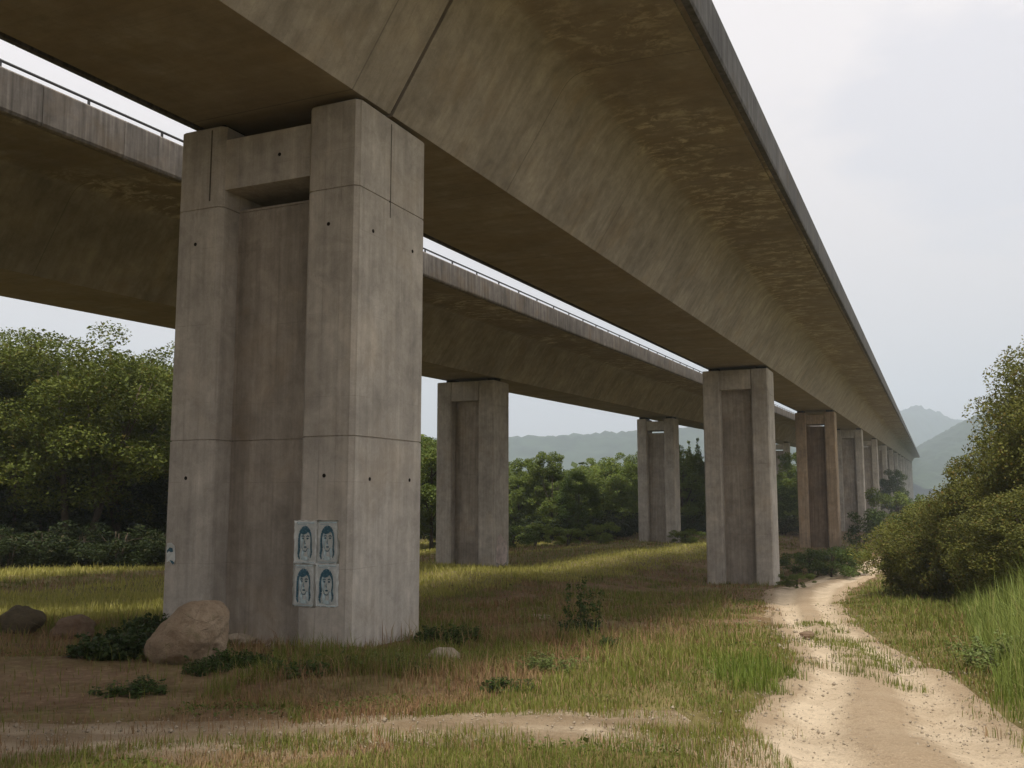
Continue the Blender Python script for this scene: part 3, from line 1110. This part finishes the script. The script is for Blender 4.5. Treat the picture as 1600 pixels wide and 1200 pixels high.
# ------------------------------------------------------------------ trees and shrubs
def leaf_quads(C, size, rg, up=.35, asp=.55):
    n = len(C)
    nrm = rg.normal(0, 1, (n, 3))
    nrm[:, 2] = np.abs(nrm[:, 2]) + up
    nrm /= np.linalg.norm(nrm, axis=1)[:, None]
    a = np.cross(nrm, rg.normal(0, 1, (n, 3)))
    a /= np.linalg.norm(a, axis=1)[:, None] + 1e-9
    b = np.cross(nrm, a)
    L = (size * rg.uniform(.5, 1.2, n) * np.where(rg.uniform(0, 1, n) > .88, 1.6, 1.0))[:, None]
    w = L * asp
    V = np.stack([C - a * L * .5, C + b * w * .5 + a * L * .05, C + a * L * .5 - nrm * L * .12, C - b * w * .5 + a * L * .05], 1).reshape(-1, 3)
    return V, np.arange(4 * n, dtype=np.int32).reshape(-1, 4)


def crown_points(rg, n, H, Rx, z0, nclump, flat=1.0, top=1.0, cone=False):
    """leaf positions: many sub-clumps spread over and through an uneven egg-shaped crown"""
    zc, hz = (z0 + H) / 2, (H - z0) / 2
    d = rg.normal(0, 1, (nclump, 3))
    d /= np.linalg.norm(d, axis=1)[:, None]
    rad = rg.uniform(.35, 1.0, nclump) ** .5
    lob = 1 + .22 * np.sin(d[:, 0] * 3.1 + rg.uniform(0, 6)) * np.cos(d[:, 1] * 2.7 + rg.uniform(0, 6)) + rg.normal(0, .12, nclump)
    C = d * np.minimum(rad * lob, .97)[:, None]
    C[:, 2] = np.where(C[:, 2] < 0, C[:, 2] * flat, C[:, 2] * top)
    C = C * np.array([Rx, Rx, hz]) + np.array([0, 0, zc])
    rc = rg.uniform(.13, .3, nclump) * Rx
    if cone:
        f = rg.uniform(0, 1, nclump) ** .8
        a = rg.uniform(0, 6.28, nclump)
        rr = Rx * (1 - f) * rg.uniform(.35, 1.05, nclump)
        C = np.stack([np.cos(a) * rr, np.sin(a) * rr, z0 + (H - z0) * f], 1)
        rc = (.42 * (1 - f) + .1) * Rx * rg.uniform(.6, 1.1, nclump)
    k = rg.choice(nclump, n, p=rc ** 2 / np.sum(rc ** 2))
    q = rg.normal(0, 1, (n, 3))
    q /= np.linalg.norm(q, axis=1)[:, None]
    q *= (rg.uniform(.15, 1, n) ** .45)[:, None]
    q[:, 2] *= .72
    return C[k] + q * rc[k][:, None], C


def trunk_bm(rg, H, z0, r, clumps, stems=1, nl=9):
    bm = bmesh.new()
    for s_ in range(stems):
        a = rg.uniform(0, 6.28)
        off = 0 if stems == 1 else r * 2.2
        bx, by = math.cos(a) * off, math.sin(a) * off
        lean = rg.uniform(-.12, .12, 2) + (np.array([math.cos(a), math.sin(a)]) * .12 if stems > 1 else 0)
        hs = H * rg.uniform(.72, .86)
        pts, rad = [], []
        for i in range(8):
            f = i / 7
            pts.append((bx + lean[0] * hs * f + math.sin(f * 5 + a) * .06 * r * 4, by + lean[1] * hs * f + math.cos(f * 4 + a) * .05 * r * 4, -.25 + (hs + .25) * f))
            rad.append(r * (1.35 if i == 0 else 1.0) * (1 - .85 * f) + .012)
        add_loft(bm, tube_rings(pts, rad, 7))
        for _ in range(max(2, nl // stems)):
            c = clumps[rg.integers(len(clumps))]
            f = rg.uniform(.25, .8)
            p0 = np.array(pts[min(7, int(f * 7))])
            if c[2] < p0[2]: c = np.array([c[0], c[1], p0[2] + .3])
            mid = (p0 + c) / 2 + np.array([0, 0, .12 * H * rg.uniform(0, .5)])
            rr = r * (1 - .8 * f) * .55 + .01
            add_loft(bm, tube_rings([p0, mid, c], [rr, rr * .65, .012], 5))
    return bm_mesh(bm, 'trunk', True)


def tree_proto(seed, H, Rx, z0, nleaf, size, mat, nclump=46, stems=1, r=.16, flat=1.0, top=1.0, asp=.6, cone=False):
    rg = np.random.default_rng(seed)
    P, C = crown_points(rg, nleaf, H, Rx, z0, nclump, flat, top, cone)
    V, Q = leaf_quads(P, size, rg, asp=asp)
    cm = mesh_np('crown', V, Q)
    cm.materials.append(M[mat])
    tm = trunk_bm(rg, H, z0, r, C, stems)
    tm.materials.append(M['bark'])
    return cm, tm, H


def place(proto, px, Ytop, py_top, label, group, cat='tree', name='tree', rz=None, sxy=None, xy=None):
    cm, tm, H0 = proto
    p = at(px, py_top, Ytop)
    z = float(gz(p.x, p.y))
    h = max(.3, p.z - z)
    k = h / H0
    root = empty(name, (p.x, p.y, z), random.uniform(0, 6.28) if rz is None else rz)
    ws = (sxy if sxy is not None else k)
    root.scale = (ws, ws, k)
    tag(root, label, cat, group)
    link('crown' if cat == 'tree' else 'foliage', cm, root)
    link('trunk' if cat == 'tree' else 'stem', tm, root)
    return root


T_OL = [tree_proto(11, 12, 4.2, 3.0, 42000, .15, 'leaf_olive', 120, 2, .17), tree_proto(12, 12, 3.8, 2.4, 42000, .15, 'leaf_olive', 115, 1, .2)]
T_DK = [tree_proto(13, 11, 4.0, .9, 24000, .22, 'leaf_dark', 95, 2, .16), tree_proto(14, 11, 3.6, .7, 24000, .22, 'leaf_dark', 90, 1, .17)]
T_MD = [tree_proto(15, 10, 3.6, .6, 24000, .22, 'leaf_mid', 90, 1, .16), tree_proto(16, 10, 3.2, .5, 22000, .22, 'leaf_mid', 84, 1, .14, top=1.15)]
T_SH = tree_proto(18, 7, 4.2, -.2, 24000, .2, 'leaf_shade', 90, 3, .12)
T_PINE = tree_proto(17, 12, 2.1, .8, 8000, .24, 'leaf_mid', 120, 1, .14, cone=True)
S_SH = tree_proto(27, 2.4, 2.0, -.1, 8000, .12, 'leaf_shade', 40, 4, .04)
S_DK = [tree_proto(21, 2.4, 1.9, .05, 6500, .12, 'leaf_dark', 34, 4, .04), tree_proto(22, 2.2, 1.7, .05, 6500, .12, 'leaf_mid', 30, 4, .04)]


def stalk_proto(seed, H, Rr, nst, nleaf, size, mat, asp=.55):
    rg = np.random.default_rng(seed)
    bm = bmesh.new()
    Pl = []
    for i in range(nst):
        a, d0 = rg.uniform(0, 6.28), Rr * rg.uniform(0, 1) ** .6
        b0 = np.array([math.cos(a) * d0 * .75, math.sin(a) * d0 * .75, -.03])
        hh = H * rg.uniform(.45, 1.0) * (1 - .35 * d0 / Rr)
        le = rg.normal(0, .16, 2) + np.array([math.cos(a), math.sin(a)]) * .22 * d0 / Rr
        tp = b0 + np.array([le[0] * hh, le[1] * hh, hh])
        mid = (b0 + tp) / 2 + np.array([*rg.normal(0, .03 * H, 2), .02])
        add_loft(bm, tube_rings([b0, mid, tp], [.006, .0045, .002], 4))
        k = max(4, int(nleaf / nst * rg.uniform(.6, 1.4)))
        f = rg.uniform(.12, 1, k) ** .8
        base = b0 + (tp - b0) * f[:, None] + np.array([*(mid - (b0 + tp) / 2)]) * (4 * f * (1 - f))[:, None]
        sp_ = size * (1.15 - .6 * f)
        th = rg.uniform(0, 6.28, k)
        Pl.append(base + np.stack([np.cos(th) * sp_, np.sin(th) * sp_, rg.normal(0, .012, k)], 1))
    V, Q = leaf_quads(np.concatenate(Pl), size, rg, .5, asp)
    cm = mesh_np('foliage', V, Q)
    cm.materials.append(M[mat])
    tm = bm_mesh(bm, 'stem', True)
    tm.materials.append(M['bark'])
    return cm, tm, H


S_IVY = stalk_proto(23, .6, .6, 60, 2600, .07, 'ivy', .7)
S_WEED = stalk_proto(24, .6, .55, 46, 1700, .065, 'weed', .55)
S_TALLW = stalk_proto(25, .9, .8, 60, 3000, .07, 'weed_pale', .4)
T_HZ = [tree_proto(31, 8, 3.4, .5, 62000, .1, 'leaf_hazel', 150, 4, .09, asp=.66), tree_proto(32, 6, 3.0, .2, 48000, .1, 'leaf_hazel', 120, 5, .07, asp=.66)]

WOOD = 'trees of the dark wood on the left'
front = [(-55, 50, 500, 0, 'leafy tree cut by the left edge of the picture, front of the dark wood'),
         (45, 53, 516, 1, 'olive topped tree in the dark wood, second from the left edge'),
         (128, 50, 512, 0, 'round olive crown in the middle of the dark wood left of the largest pier'),
         (205, 54, 545, 1, 'lower olive tree of the dark wood nearing the largest pier'),
         (268, 60, 545, 0, 'tree half hidden behind the left edge of the largest pier')]
for px, Y, py, k, lab in front:
    place(T_OL[k], px, Y, py, lab, WOOD, sxy=1.25)
for px, Y, py in ((-120, 60, 520), (-60, 55, 560), (-10, 58, 545), (25, 56, 600), (85, 57, 575), (120, 61, 560), (165, 58, 590), (205, 62, 575), (240, 63, 572), (310, 68, 575), (380, 72, 600), (450, 75, 620), (520, 76, 640), (590, 78, 655), (640, 80, 665)):
    place(T_DK[random.randrange(2)], px, Y, py, 'dark tree standing deeper in the left wood, behind the front row or the largest pier', WOOD, sxy=1.2)
place(T_MD[0], 676, 74, 672, 'tree showing in the slot between the largest pier and the far deck pier', WOOD)
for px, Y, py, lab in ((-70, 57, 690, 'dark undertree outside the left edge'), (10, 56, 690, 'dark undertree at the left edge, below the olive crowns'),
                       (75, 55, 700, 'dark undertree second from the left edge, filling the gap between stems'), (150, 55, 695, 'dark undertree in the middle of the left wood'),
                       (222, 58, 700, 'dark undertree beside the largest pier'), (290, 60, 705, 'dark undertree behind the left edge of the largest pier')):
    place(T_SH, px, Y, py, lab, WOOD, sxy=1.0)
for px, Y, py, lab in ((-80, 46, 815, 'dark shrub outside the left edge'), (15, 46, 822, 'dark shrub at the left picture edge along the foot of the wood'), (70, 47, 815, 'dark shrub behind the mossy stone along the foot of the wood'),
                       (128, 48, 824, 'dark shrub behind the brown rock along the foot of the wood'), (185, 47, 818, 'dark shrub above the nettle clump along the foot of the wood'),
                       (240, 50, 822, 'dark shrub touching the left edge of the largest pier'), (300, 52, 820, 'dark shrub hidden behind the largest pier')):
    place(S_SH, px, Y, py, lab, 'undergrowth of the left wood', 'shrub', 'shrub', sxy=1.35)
MID = 'trees beyond the decks in the middle'
for px, Y, py, pr, lab in (
        (722, 92, 700, T_MD[1], 'tree behind the far deck pier nearest the largest pier'),
        (812, 98, 722, T_MD[1], 'yellow green tree just right of the whitish-footed pier'),
        (862, 96, 712, T_MD[1], 'broad dark tree in the middle between the two far deck piers'),
        (905, 92, 738, T_DK[1], 'darkest rounded tree left of the pier with sky above its beam'),
        (950, 112, 704, T_MD[0], 'taller light green tree left of the pier with sky above its beam'),
        (1010, 122, 708, T_MD[1], 'tree directly behind the pier with sky above its beam'),
        (1066, 116, 692, T_MD[0], 'bright green tree in the gap left of the track pier'),
        (1090, 128, 686, T_PINE, 'pointed conifer against the hills just left of the track pier'),
        (1076, 136, 690, T_PINE, 'slim conifer behind the bright green tree left of the track pier'),
        (1150, 118, 700, T_MD[0], 'tree hidden behind the track pier'),
        (1232, 144, 712, T_MD[1], 'hazy green tree between the track pier and the brown pier'),
        (1210, 126, 742, T_DK[0], 'dark tree low between the track pier and the brown pier'),
        (1395, 179, 735, T_DK[1], 'dark tree at the far end of the near pier row')):
    place(pr, px, Y, py, lab, MID)
for px, Y, py, lab in ((835, 83, 815, 'low shrub at the edge of the bare soil between the far deck piers'), (885, 85, 822, 'dusky shrub below the broad dark tree'),
                       (940, 87, 815, 'low shrub left of the pier with sky above its beam'), (1072, 91, 826, 'light green bush at the right foot of the pier with sky above its beam'),
                       (700, 77, 820, 'shrub behind the left foot of the whitish-footed pier'), (806, 79, 820, 'shrub touching the right edge of the whitish-footed pier')):
    place(S_DK[1 if 'light' in lab else random.randrange(2)], px, Y, py, lab, 'shrubs under the middle trees', 'shrub', 'shrub', sxy=1.2)
for px, Y, py, pr, sx, lab in (
        (1262, 62, 858, S_DK[0], 1.0, 'dark low brush left of the brown pier foot'),
        (1295, 60, 850, S_DK[0], 1.1, 'tangled dark brush heaped before the brown pier'),
        (1332, 62, 858, S_DK[1], .9, 'green low brush at the right of the dark heap'),
        (1245, 47, 894, S_DK[1], .55, 'low green clump behind the right foot of the track pier'),
        (1375, 90, 790, S_DK[0], 1.7, 'dark bush between the far piers and the olive hedge'),
        (1398, 120, 760, S_DK[1], 2.2, 'grey green bush at the end of the pier row')):
    place(pr, px, Y, py, lab, 'brush around the track bend', 'shrub', 'shrub', sxy=sx)
for px, Y, py in ((690, 104, 700), (745, 106, 715), (785, 110, 728), (800, 104, 745), (832, 112, 730), (848, 118, 722), (878, 116, 728), (900, 112, 735), (925, 106, 730), (940, 126, 712),
                  (968, 118, 722), (990, 130, 716), (1030, 126, 720), (1045, 134, 705), (1085, 120, 728), (1120, 130, 702), (1180, 134, 720), (1220, 136, 735), (1250, 154, 730)):
    place(T_MD[random.randrange(2)] if random.random() < .72 else T_DK[0], px, Y, py, 'tree packed in the second row of the wood behind the far deck piers', MID, sxy=1.0)
for px, Y, py in ((660, 96, 800), (720, 98, 805), (770, 94, 812), (815, 98, 800), (850, 96, 806), (890, 94, 800), (930, 98, 798), (965, 104, 800), (1000, 114, 798), (1040, 114, 800), (1075, 110, 806), (1110, 112, 800), (1165, 112, 800), (1225, 114, 806)):
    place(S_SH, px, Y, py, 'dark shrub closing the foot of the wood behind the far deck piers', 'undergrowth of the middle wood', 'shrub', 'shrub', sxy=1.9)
RG = 'olive hedge trees right of the track'
for px, Y, py, pr, sx, lab in (
        (1680, 26, 520, T_HZ[0], .72, 'tallest olive tree, cut by the right edge of the picture'),
        (1622, 28, 628, T_HZ[0], .60, 'second tallest olive tree just inside the right edge'),
        (1572, 31, 700, T_HZ[1], .8, 'rounded olive tree in the middle of the right hedge'),
        (1520, 33, 748, T_HZ[1], .82, 'lower olive tree toward the track side of the right hedge'),
        (1446, 36, 786, T_HZ[1], .8, 'lowest olive bush at the track end of the right hedge'),
        (1625, 24, 760, T_HZ[1], .7, 'front olive bush spilling over the tall grass at the right edge'),
        (1700, 30, 520, T_HZ[0], 1.0, 'olive tree outside the right edge of the picture')):
    place(pr, px, Y, py, lab, RG, sxy=sx)

S_HZ = tree_proto(33, 2, 1.9, -.15, 15000, .09, 'leaf_hazel', 60, 5, .04)
for px, Y, py, lab in ((1432, 37, 842, 'low olive bush at the track end of the hedge foot'), (1482, 34, 836, 'low olive bush under the lower hedge tree'),
                       (1530, 31.5, 838, 'low olive bush filling the middle of the hedge foot'), (1578, 29, 846, 'low olive bush at the hedge foot near the right edge'),
                       (1630, 26, 852, 'low olive bush at the right edge of the picture behind the tall grass')):
    place(S_HZ, px, Y, py, lab, 'bushes along the hedge foot', 'shrub', 'shrub', sxy=.85)

# weeds near the camera
def weed(proto, px, py, h, w, lab, mat=None, cat='plant', name='weed_clump'):
    p = on_ground(px, py)
    root = empty(name, (p.x, p.y, p.z - .02), random.uniform(0, 6))
    root.scale = (w, w, h)
    tag(root, lab, cat)
    link('foliage', proto[0], root)
    link('stem', proto[1], root)


weed(S_IVY, 205, 1022, 1.0, 1.25, 'dark nettle clump left of the big boulder')
weed(S_IVY, 160, 1028, .65, .9, 'low nettles at the outer left side of the dark clump')
weed(S_IVY, 235, 1000, 1.15, .9, 'dark nettles tight against the left edge of the largest pier')
weed(S_IVY, 362, 990, 1.05, .85, 'dark ivy bush behind the top of the big boulder')
weed(S_IVY, 402, 992, .75, .8, 'dark brambles inside the recess of the largest pier')
weed(S_WEED, 362, 1036, .62, .62, 'green leafy weed below the flat pale stone')
weed(S_WEED, 322, 1046, .45, .6, 'small green weed in front of the big boulder')
weed(S_WEED, 400, 1030, .4, .5, 'sparse weed right of the leafy one by the flat stone')
weed(S_WEED, 470, 1052, .42, .75, 'green weed in front of the posters leg')
weed(S_WEED, 205, 1074, .35, .8, 'green tuft on the bare soil left of the boulder')
weed(S_WEED, 430, 1040, .3, .55, 'low weed in front of the recess of the largest pier')
weed(S_WEED, 545, 1040, .38, .6, 'weed growing at the front corner of the largest pier')
weed(S_TALLW, 600, 1046, .36, .5, 'pale weed against the bright side of the largest pier')
weed(S_WEED, 640, 1052, .34, .6, 'green weed by the right corner of the largest pier')
weed(S_TALLW, 860, 1050, .3, .6, 'pale low weed in the dry grass right of the largest pier')
weed(S_WEED, 800, 1075, .3, .7, 'green weed near the track side of the dry grass')
weed(S_IVY, 905, 992, .8, .75, 'dark weed tuft at the foot of the tall slender weed')
weed(S_WEED, 690, 1005, .75, .9, 'leafy weeds against the right foot of the largest pier')
weed(S_WEED, 728, 1000, .6, .7, 'leafy weeds a step right of the largest pier')
weed(S_WEED, 955, 1010, .45, .4, 'small upright weed right of the tall slender weed')
weed(S_TALLW, 1582, 1046, .6, 1.0, 'broad leaved weed at the right edge by the track')
weed(S_TALLW, 1500, 905, 1.5, 1.4, 'leafy weeds on top of the right bank below the hedge')
weed(S_TALLW, 1590, 930, 1.6, 1.5, 'tall leafy weeds at the right edge of the bank')
weed(S_TALLW, 1420, 893, 1.2, 1.3, 'weeds at the far end of the right bank')
weed(stalk_proto(26, 1.3, .3, 11, 700, .075, 'weed', .45), 915, 982, 1.0, 1.0, 'tall slender green weed standing alone in the dry grass', name='weed_stalk')

# far wood filling the valley floor, and an added unseen light-blocking belt
rg = np.random.default_rng(50)
Pn = []
for k_ in range(640):
    Y = rg.uniform(125, 520)
    X = rg.uniform(-.75, .8) * Y
    if k_ >= 560: X, Y = rg.uniform(-48, 16), rg.uniform(-42, -15)  # unseen belt added behind the camera to darken the pier fronts
    t_, s_ = st_of(X, Y)
    if k_ < 560 and -34 < s_ < 3.0 + .008 * Y: continue
    hh = rg.uniform(6, 9.5) if s_ < 0 else rg.uniform(5, 8)
    if Y > 260: hh *= 1.1
    n = int(np.clip(52000 / abs(Y), 110, 420))
    rr = rg.uniform(2.2, 4.2)
    q = rg.normal(0, 1, (n, 3))
    q /= np.linalg.norm(q, axis=1)[:, None]
    q *= (rg.uniform(.5, 1.05, n))[:, None]
    C = q * np.array([rr, rr, hh * .52]) + np.array([X, Y, 0])
    C[:, 2] += gz(X, Y) + hh * .5
    Pn.append(C)
Pn = np.concatenate(Pn)
V, Q = leaf_quads(Pn, .85, rg, .4, .75)
tag(link('far_wood_and_blocker', mesh_np('far_wood_and_blocker', V, Q), mat=M['forest']), 'hazy green wood covering the valley floor behind the viaduct, plus an added unseen belt behind the camera that blocks light', 'wood', kind='stuff')

# ------------------------------------------------------------------ grass
def blades(P, H, Wd, rg, lean=.35):
    n = len(P)
    th = rg.uniform(0, 6.2832, n)
    d = np.stack([np.cos(th), np.sin(th), np.zeros(n)], 1)
    side = np.stack([-np.sin(th), np.cos(th), np.zeros(n)], 1)
    ln = np.abs(rg.normal(0, lean, n))[:, None]
    h = H[:, None]
    up = np.array([0, 0, 1.0])
    b = P - up * .02
    m = P + up * h * .55 + d * ln * h * .35
    tp = P + up * h * (1 - .3 * np.minimum(ln, 1) ** 2) + d * ln * h
    w = Wd[:, None]
    V = np.stack([b - side * w * .5, b + side * w * .5, m + side * w * .38, m - side * w * .38, tp], 1).reshape(-1, 3)
    i = np.arange(n, dtype=np.int32)[:, None] * 5
    return V, i + np.array([[0, 1, 2, 3]], np.int32), i + np.array([[3, 2, 4]], np.int32)


def vnoise(x, y, f, seed):
    r_ = np.random.default_rng(seed)
    z = 0
    for k in range(7):
        th, ph = r_.uniform(0, 6.28, 2)
        z = z + np.sin(f * (1 + .37 * k) * (x * math.cos(th) + y * math.sin(th)) + ph) / (1 + .25 * k)
    return z / 2.6


NB = 780000
rg = np.random.default_rng(99)
dd = np.exp(rg.uniform(math.log(4.2), math.log(115), NB))
an = rg.uniform(-.78, .78, NB)
X, Y = dd * np.sin(an), dd * np.cos(an)
Z = gz(X, Y)
tt, sg = st_of(X, Y)
it = inside_track(X, Y)
fr = FRAC
# keep piers clear
keep = np.ones(NB, bool)
for root, _ in piers_r[:3] + piers_l[:2]:
    lx = (X - root.location.x) * BX + (Y - root.location.y) * BY
    ly = -(X - root.location.x) * BY + (Y - root.location.y) * BX
    keep &= ~((np.abs(lx) < PD / 2 + .02) & (np.abs(ly) < PW / 2 + .02))
n1 = vnoise(X, Y, .55, 1)
n2 = vnoise(X, Y, 1.6, 2)
u0 = rg.uniform(0, 1, NB)
edge_j = vnoise(X, Y, 3.0, 5) * .22
under_r = (sg > -15.8 + n1 * .8) & (sg < -3.3 + n1 * 1.2)
under_l = ((sg > -31.5) & (sg < -28 + n1 * .8)) | ((tt > 46) & (sg > -27) & (sg < -21.6 + n1 * .5))
right = sg > .55 + n2 * .15
off = (it < .02 + edge_j * 1.5 + .42 * u0 ** 3) | ((np.abs(sg + 5) < 14) & (it < .7) & (X < 1.9) & (n2 + .5 * n1 + .9 * u0 > .1 + .7 * it) & (Y < 9.5))
bare = (X < -3.2 + n1) & (Y < 13.2 + n2 * .8) & (Y > 7.4)
crown = (np.abs(fr - .52 + .05 * n2) < .085) & (n1 + n2 > -.7) & (Y > 10.0) & (Y < 22)
lush = (((X - 2.75) / .62) ** 2 + ((Y - 10.7) / 1.3) ** 2 < 1 + n2 * .7 - 1.1 * u0 + .35) & (it < .25)
u = rg.uniform(0, 1, NB)
rim = np.clip(-it / .9, .42, 1.0)
wmin = np.maximum(.0045, dd * .00062)


def emit(name, mask, hfun, wf, mat, lean, label):
    m = mask & keep
    P = np.stack([X[m], Y[m], Z[m]], 1)
    V, Q, T = blades(P, hfun(m), wmin[m] * wf * rg.uniform(.7, 1.4, m.sum()), rg, lean)
    o = link(name, mesh_np(name, V, Q, T), mat=M[mat])
    tag(o, label, 'grass', kind='stuff')


g1 = (n1 + .8 * n2) > -.12
bald = (vnoise(X, Y, .9, 8) + .5 * n2) > .35
dry_m = under_r & off & ~lush & ~right
meadow = (sg < -15.4 + n1 * .5) & ~under_l & off
emit('dry_grass', (dry_m & ~bare & ~bald & (g1 & (u < .3) | ~g1 & (u < .62))) | (dry_m & ~bare & bald & (u < .14)) | (dry_m & bare & (u < .05)) | (under_l & off & (u < .3)) |
     (~under_r & ~under_l & ~right & off & ~lush & (u < .22) & ~meadow),
     lambda m: rg.gamma(5, .2, m.sum()) * (.10 + .10 * np.clip(dd[m] / 16, .25, 1)) * (1 - .5 * bare[m]) * np.clip(1 + .7 * n2[m], .4, 1.8) * rim[m] * .64, 1.1, 'grass_dry', .85,
     'dry reddish grass on the bare ground beneath the decks')
emit('meadow_grass', meadow & (u < .85),
     lambda m: rg.gamma(5, .2, m.sum()) * (.08 + .08 * np.clip(dd[m] / 18, .1, 1)), 1.2, 'grass_meadow', .5,
     'yellow green meadow grass, coloured pale as if sunlit, in the strip between the decks and on the left')
emit('green_grass', (dry_m & g1 & ~bare & ~bald & (u >= .3)) | (dry_m & ~g1 & ~bare & (u > .9)) | (dry_m & bare & (u > .97)) | (under_l & off & (u > .72)) | (crown & (u < .8)) |
     (~under_r & ~under_l & ~right & off & ~lush & (u >= .22) & ~meadow),
     lambda m: rg.gamma(5, .2, m.sum()) * np.where(crown[m], .07, .07 + .09 * np.clip(dd[m] / 18, .1, 1)) * np.where(crown[m], 1, rim[m]) * np.clip(1 + .5 * n2[m], .5, 1.6), 1.0, 'grass_green', .5,
     'yellow green grass in the open strips beside and between the decks')
emit('lush_grass', lush | (right & off & (it > -.75) & (u < .6)),
     lambda m: rg.gamma(6, .166, m.sum()) * .13, 1.1, 'grass_lush', .5, 'bright green grass tufts along the edges of the dirt track')
emit('tall_grass', right & off & ((it < -.5) | (u > .7)),
     lambda m: rg.gamma(7, .143, m.sum()) * np.clip(.22 + .36 * (sg[m] - .5), .18, .85), 1.1, 'grass_tall', .42,
     'tall olive grass on the bank right of the track')

# low broad-leaved ground cover knitting the turf together
nw = 120000
dw = np.exp(rg.uniform(math.log(5.5), math.log(40), nw))
aw = rg.uniform(-.7, .7, nw)
xw, yw = dw * np.sin(aw), dw * np.cos(aw)
tw, sw = st_of(xw, yw)
iw = inside_track(xw, yw)
pw = vnoise(xw, yw, 1.1, 21) + .6 * vnoise(xw, yw, 3.1, 22)
kw = (iw < -.1) & (pw > .15) & ~((xw < -3.0) & (yw < 12.5) & (pw < .95))
for root, _ in piers_r[:2]:
    lx = (xw - root.location.x) * BX + (yw - root.location.y) * BY
    ly = -(xw - root.location.x) * BY + (yw - root.location.y) * BX
    kw &= ~((np.abs(lx) < PD / 2 + .05) & (np.abs(ly) < PW / 2 + .05))
xw, yw, dw, pw = xw[kw], yw[kw], dw[kw], pw[kw]
hw_ = rg.uniform(.01, 1, len(xw)) * .11 * np.clip(pw, .3, 1.4)
V, Q = leaf_quads(np.stack([xw, yw, gz(xw, yw) + hw_], 1), 1.0, rg, .9, .6)
ctr = V.reshape(-1, 4, 3).mean(1, keepdims=True)
V = (ctr + (V.reshape(-1, 4, 3) - ctr) * np.maximum(.038, dw * .0028)[:, None, None]).reshape(-1, 3)
tag(link('ground_weeds', mesh_np('ground_weeds', V, Q), mat=M['weed_low']), 'low broad leaved weeds matted into the grass round the largest pier', 'ground cover', kind='stuff')

# loose stones on the tracks
n = 34000
d2 = np.exp(rg.uniform(math.log(5), math.log(30), n))
a2 = rg.uniform(-.55, .62, n)
sx_, sy_ = d2 * np.sin(a2), d2 * np.cos(a2)
sel = inside_track(sx_, sy_) > .05
sx_, sy_ = sx_[sel], sy_[sel]
sz_ = gz(sx_, sy_)
base = np.array([(1, 0, 0), (-.5, .8, 0), (-.6, -.75, 0), (.1, .1, .75), (0, 0, -.5)])
faces = np.array([(0, 1, 3), (1, 2, 3), (2, 0, 3), (1, 0, 4), (2, 1, 4), (0, 2, 4)])
k = len(sx_)
r_ = rg.gamma(1.6, .5, k) * .0075 * np.clip(np.hypot(sx_, sy_) / 9, .8, 2)
th = rg.uniform(0, 6.28, k)
rot = np.stack([np.stack([np.cos(th), -np.sin(th)], 1), np.stack([np.sin(th), np.cos(th)], 1)], 1)
B = base[None] * r_[:, None, None] * rg.uniform(.7, 1.3, (k, 1, 3))
B[..., :2] = np.einsum('kij,knj->kni', rot, B[..., :2])
B += np.stack([sx_, sy_, sz_ + .004], 1)[:, None, :]
V = B.reshape(-1, 3)
T = (np.arange(k)[:, None, None] * 5 + faces[None]).reshape(-1, 3)
tag(link('gravel', mesh_np('gravel', V, None, T), mat=M['rock_pale']), 'loose pale stones scattered over the dirt track', 'gravel', kind='stuff')

# ------------------------------------------------------------------ valley haze
bm = bmesh.new()
add_box(bm, -3150, 3150, -290, 4100, -1.2, 470)
hz = link('haze', bm_mesh(bm, 'haze'))
tag(hz, kind='stuff')
hm = bpy.data.materials.new('haze')
hm.use_nodes = True
hn = hm.node_tree.nodes
hn.remove(hn['Principled BSDF'])
pv_ = hn.new('ShaderNodeVolumePrincipled')
pv_.inputs['Color'].default_value = (.755, .85, .965, 1)
pv_.inputs['Density'].default_value = .00048
pv_.inputs['Anisotropy'].default_value = .3
hm.node_tree.links.new(pv_.outputs[0], hn['Material Output'].inputs['Volume'])
hz.data.materials.append(hm)
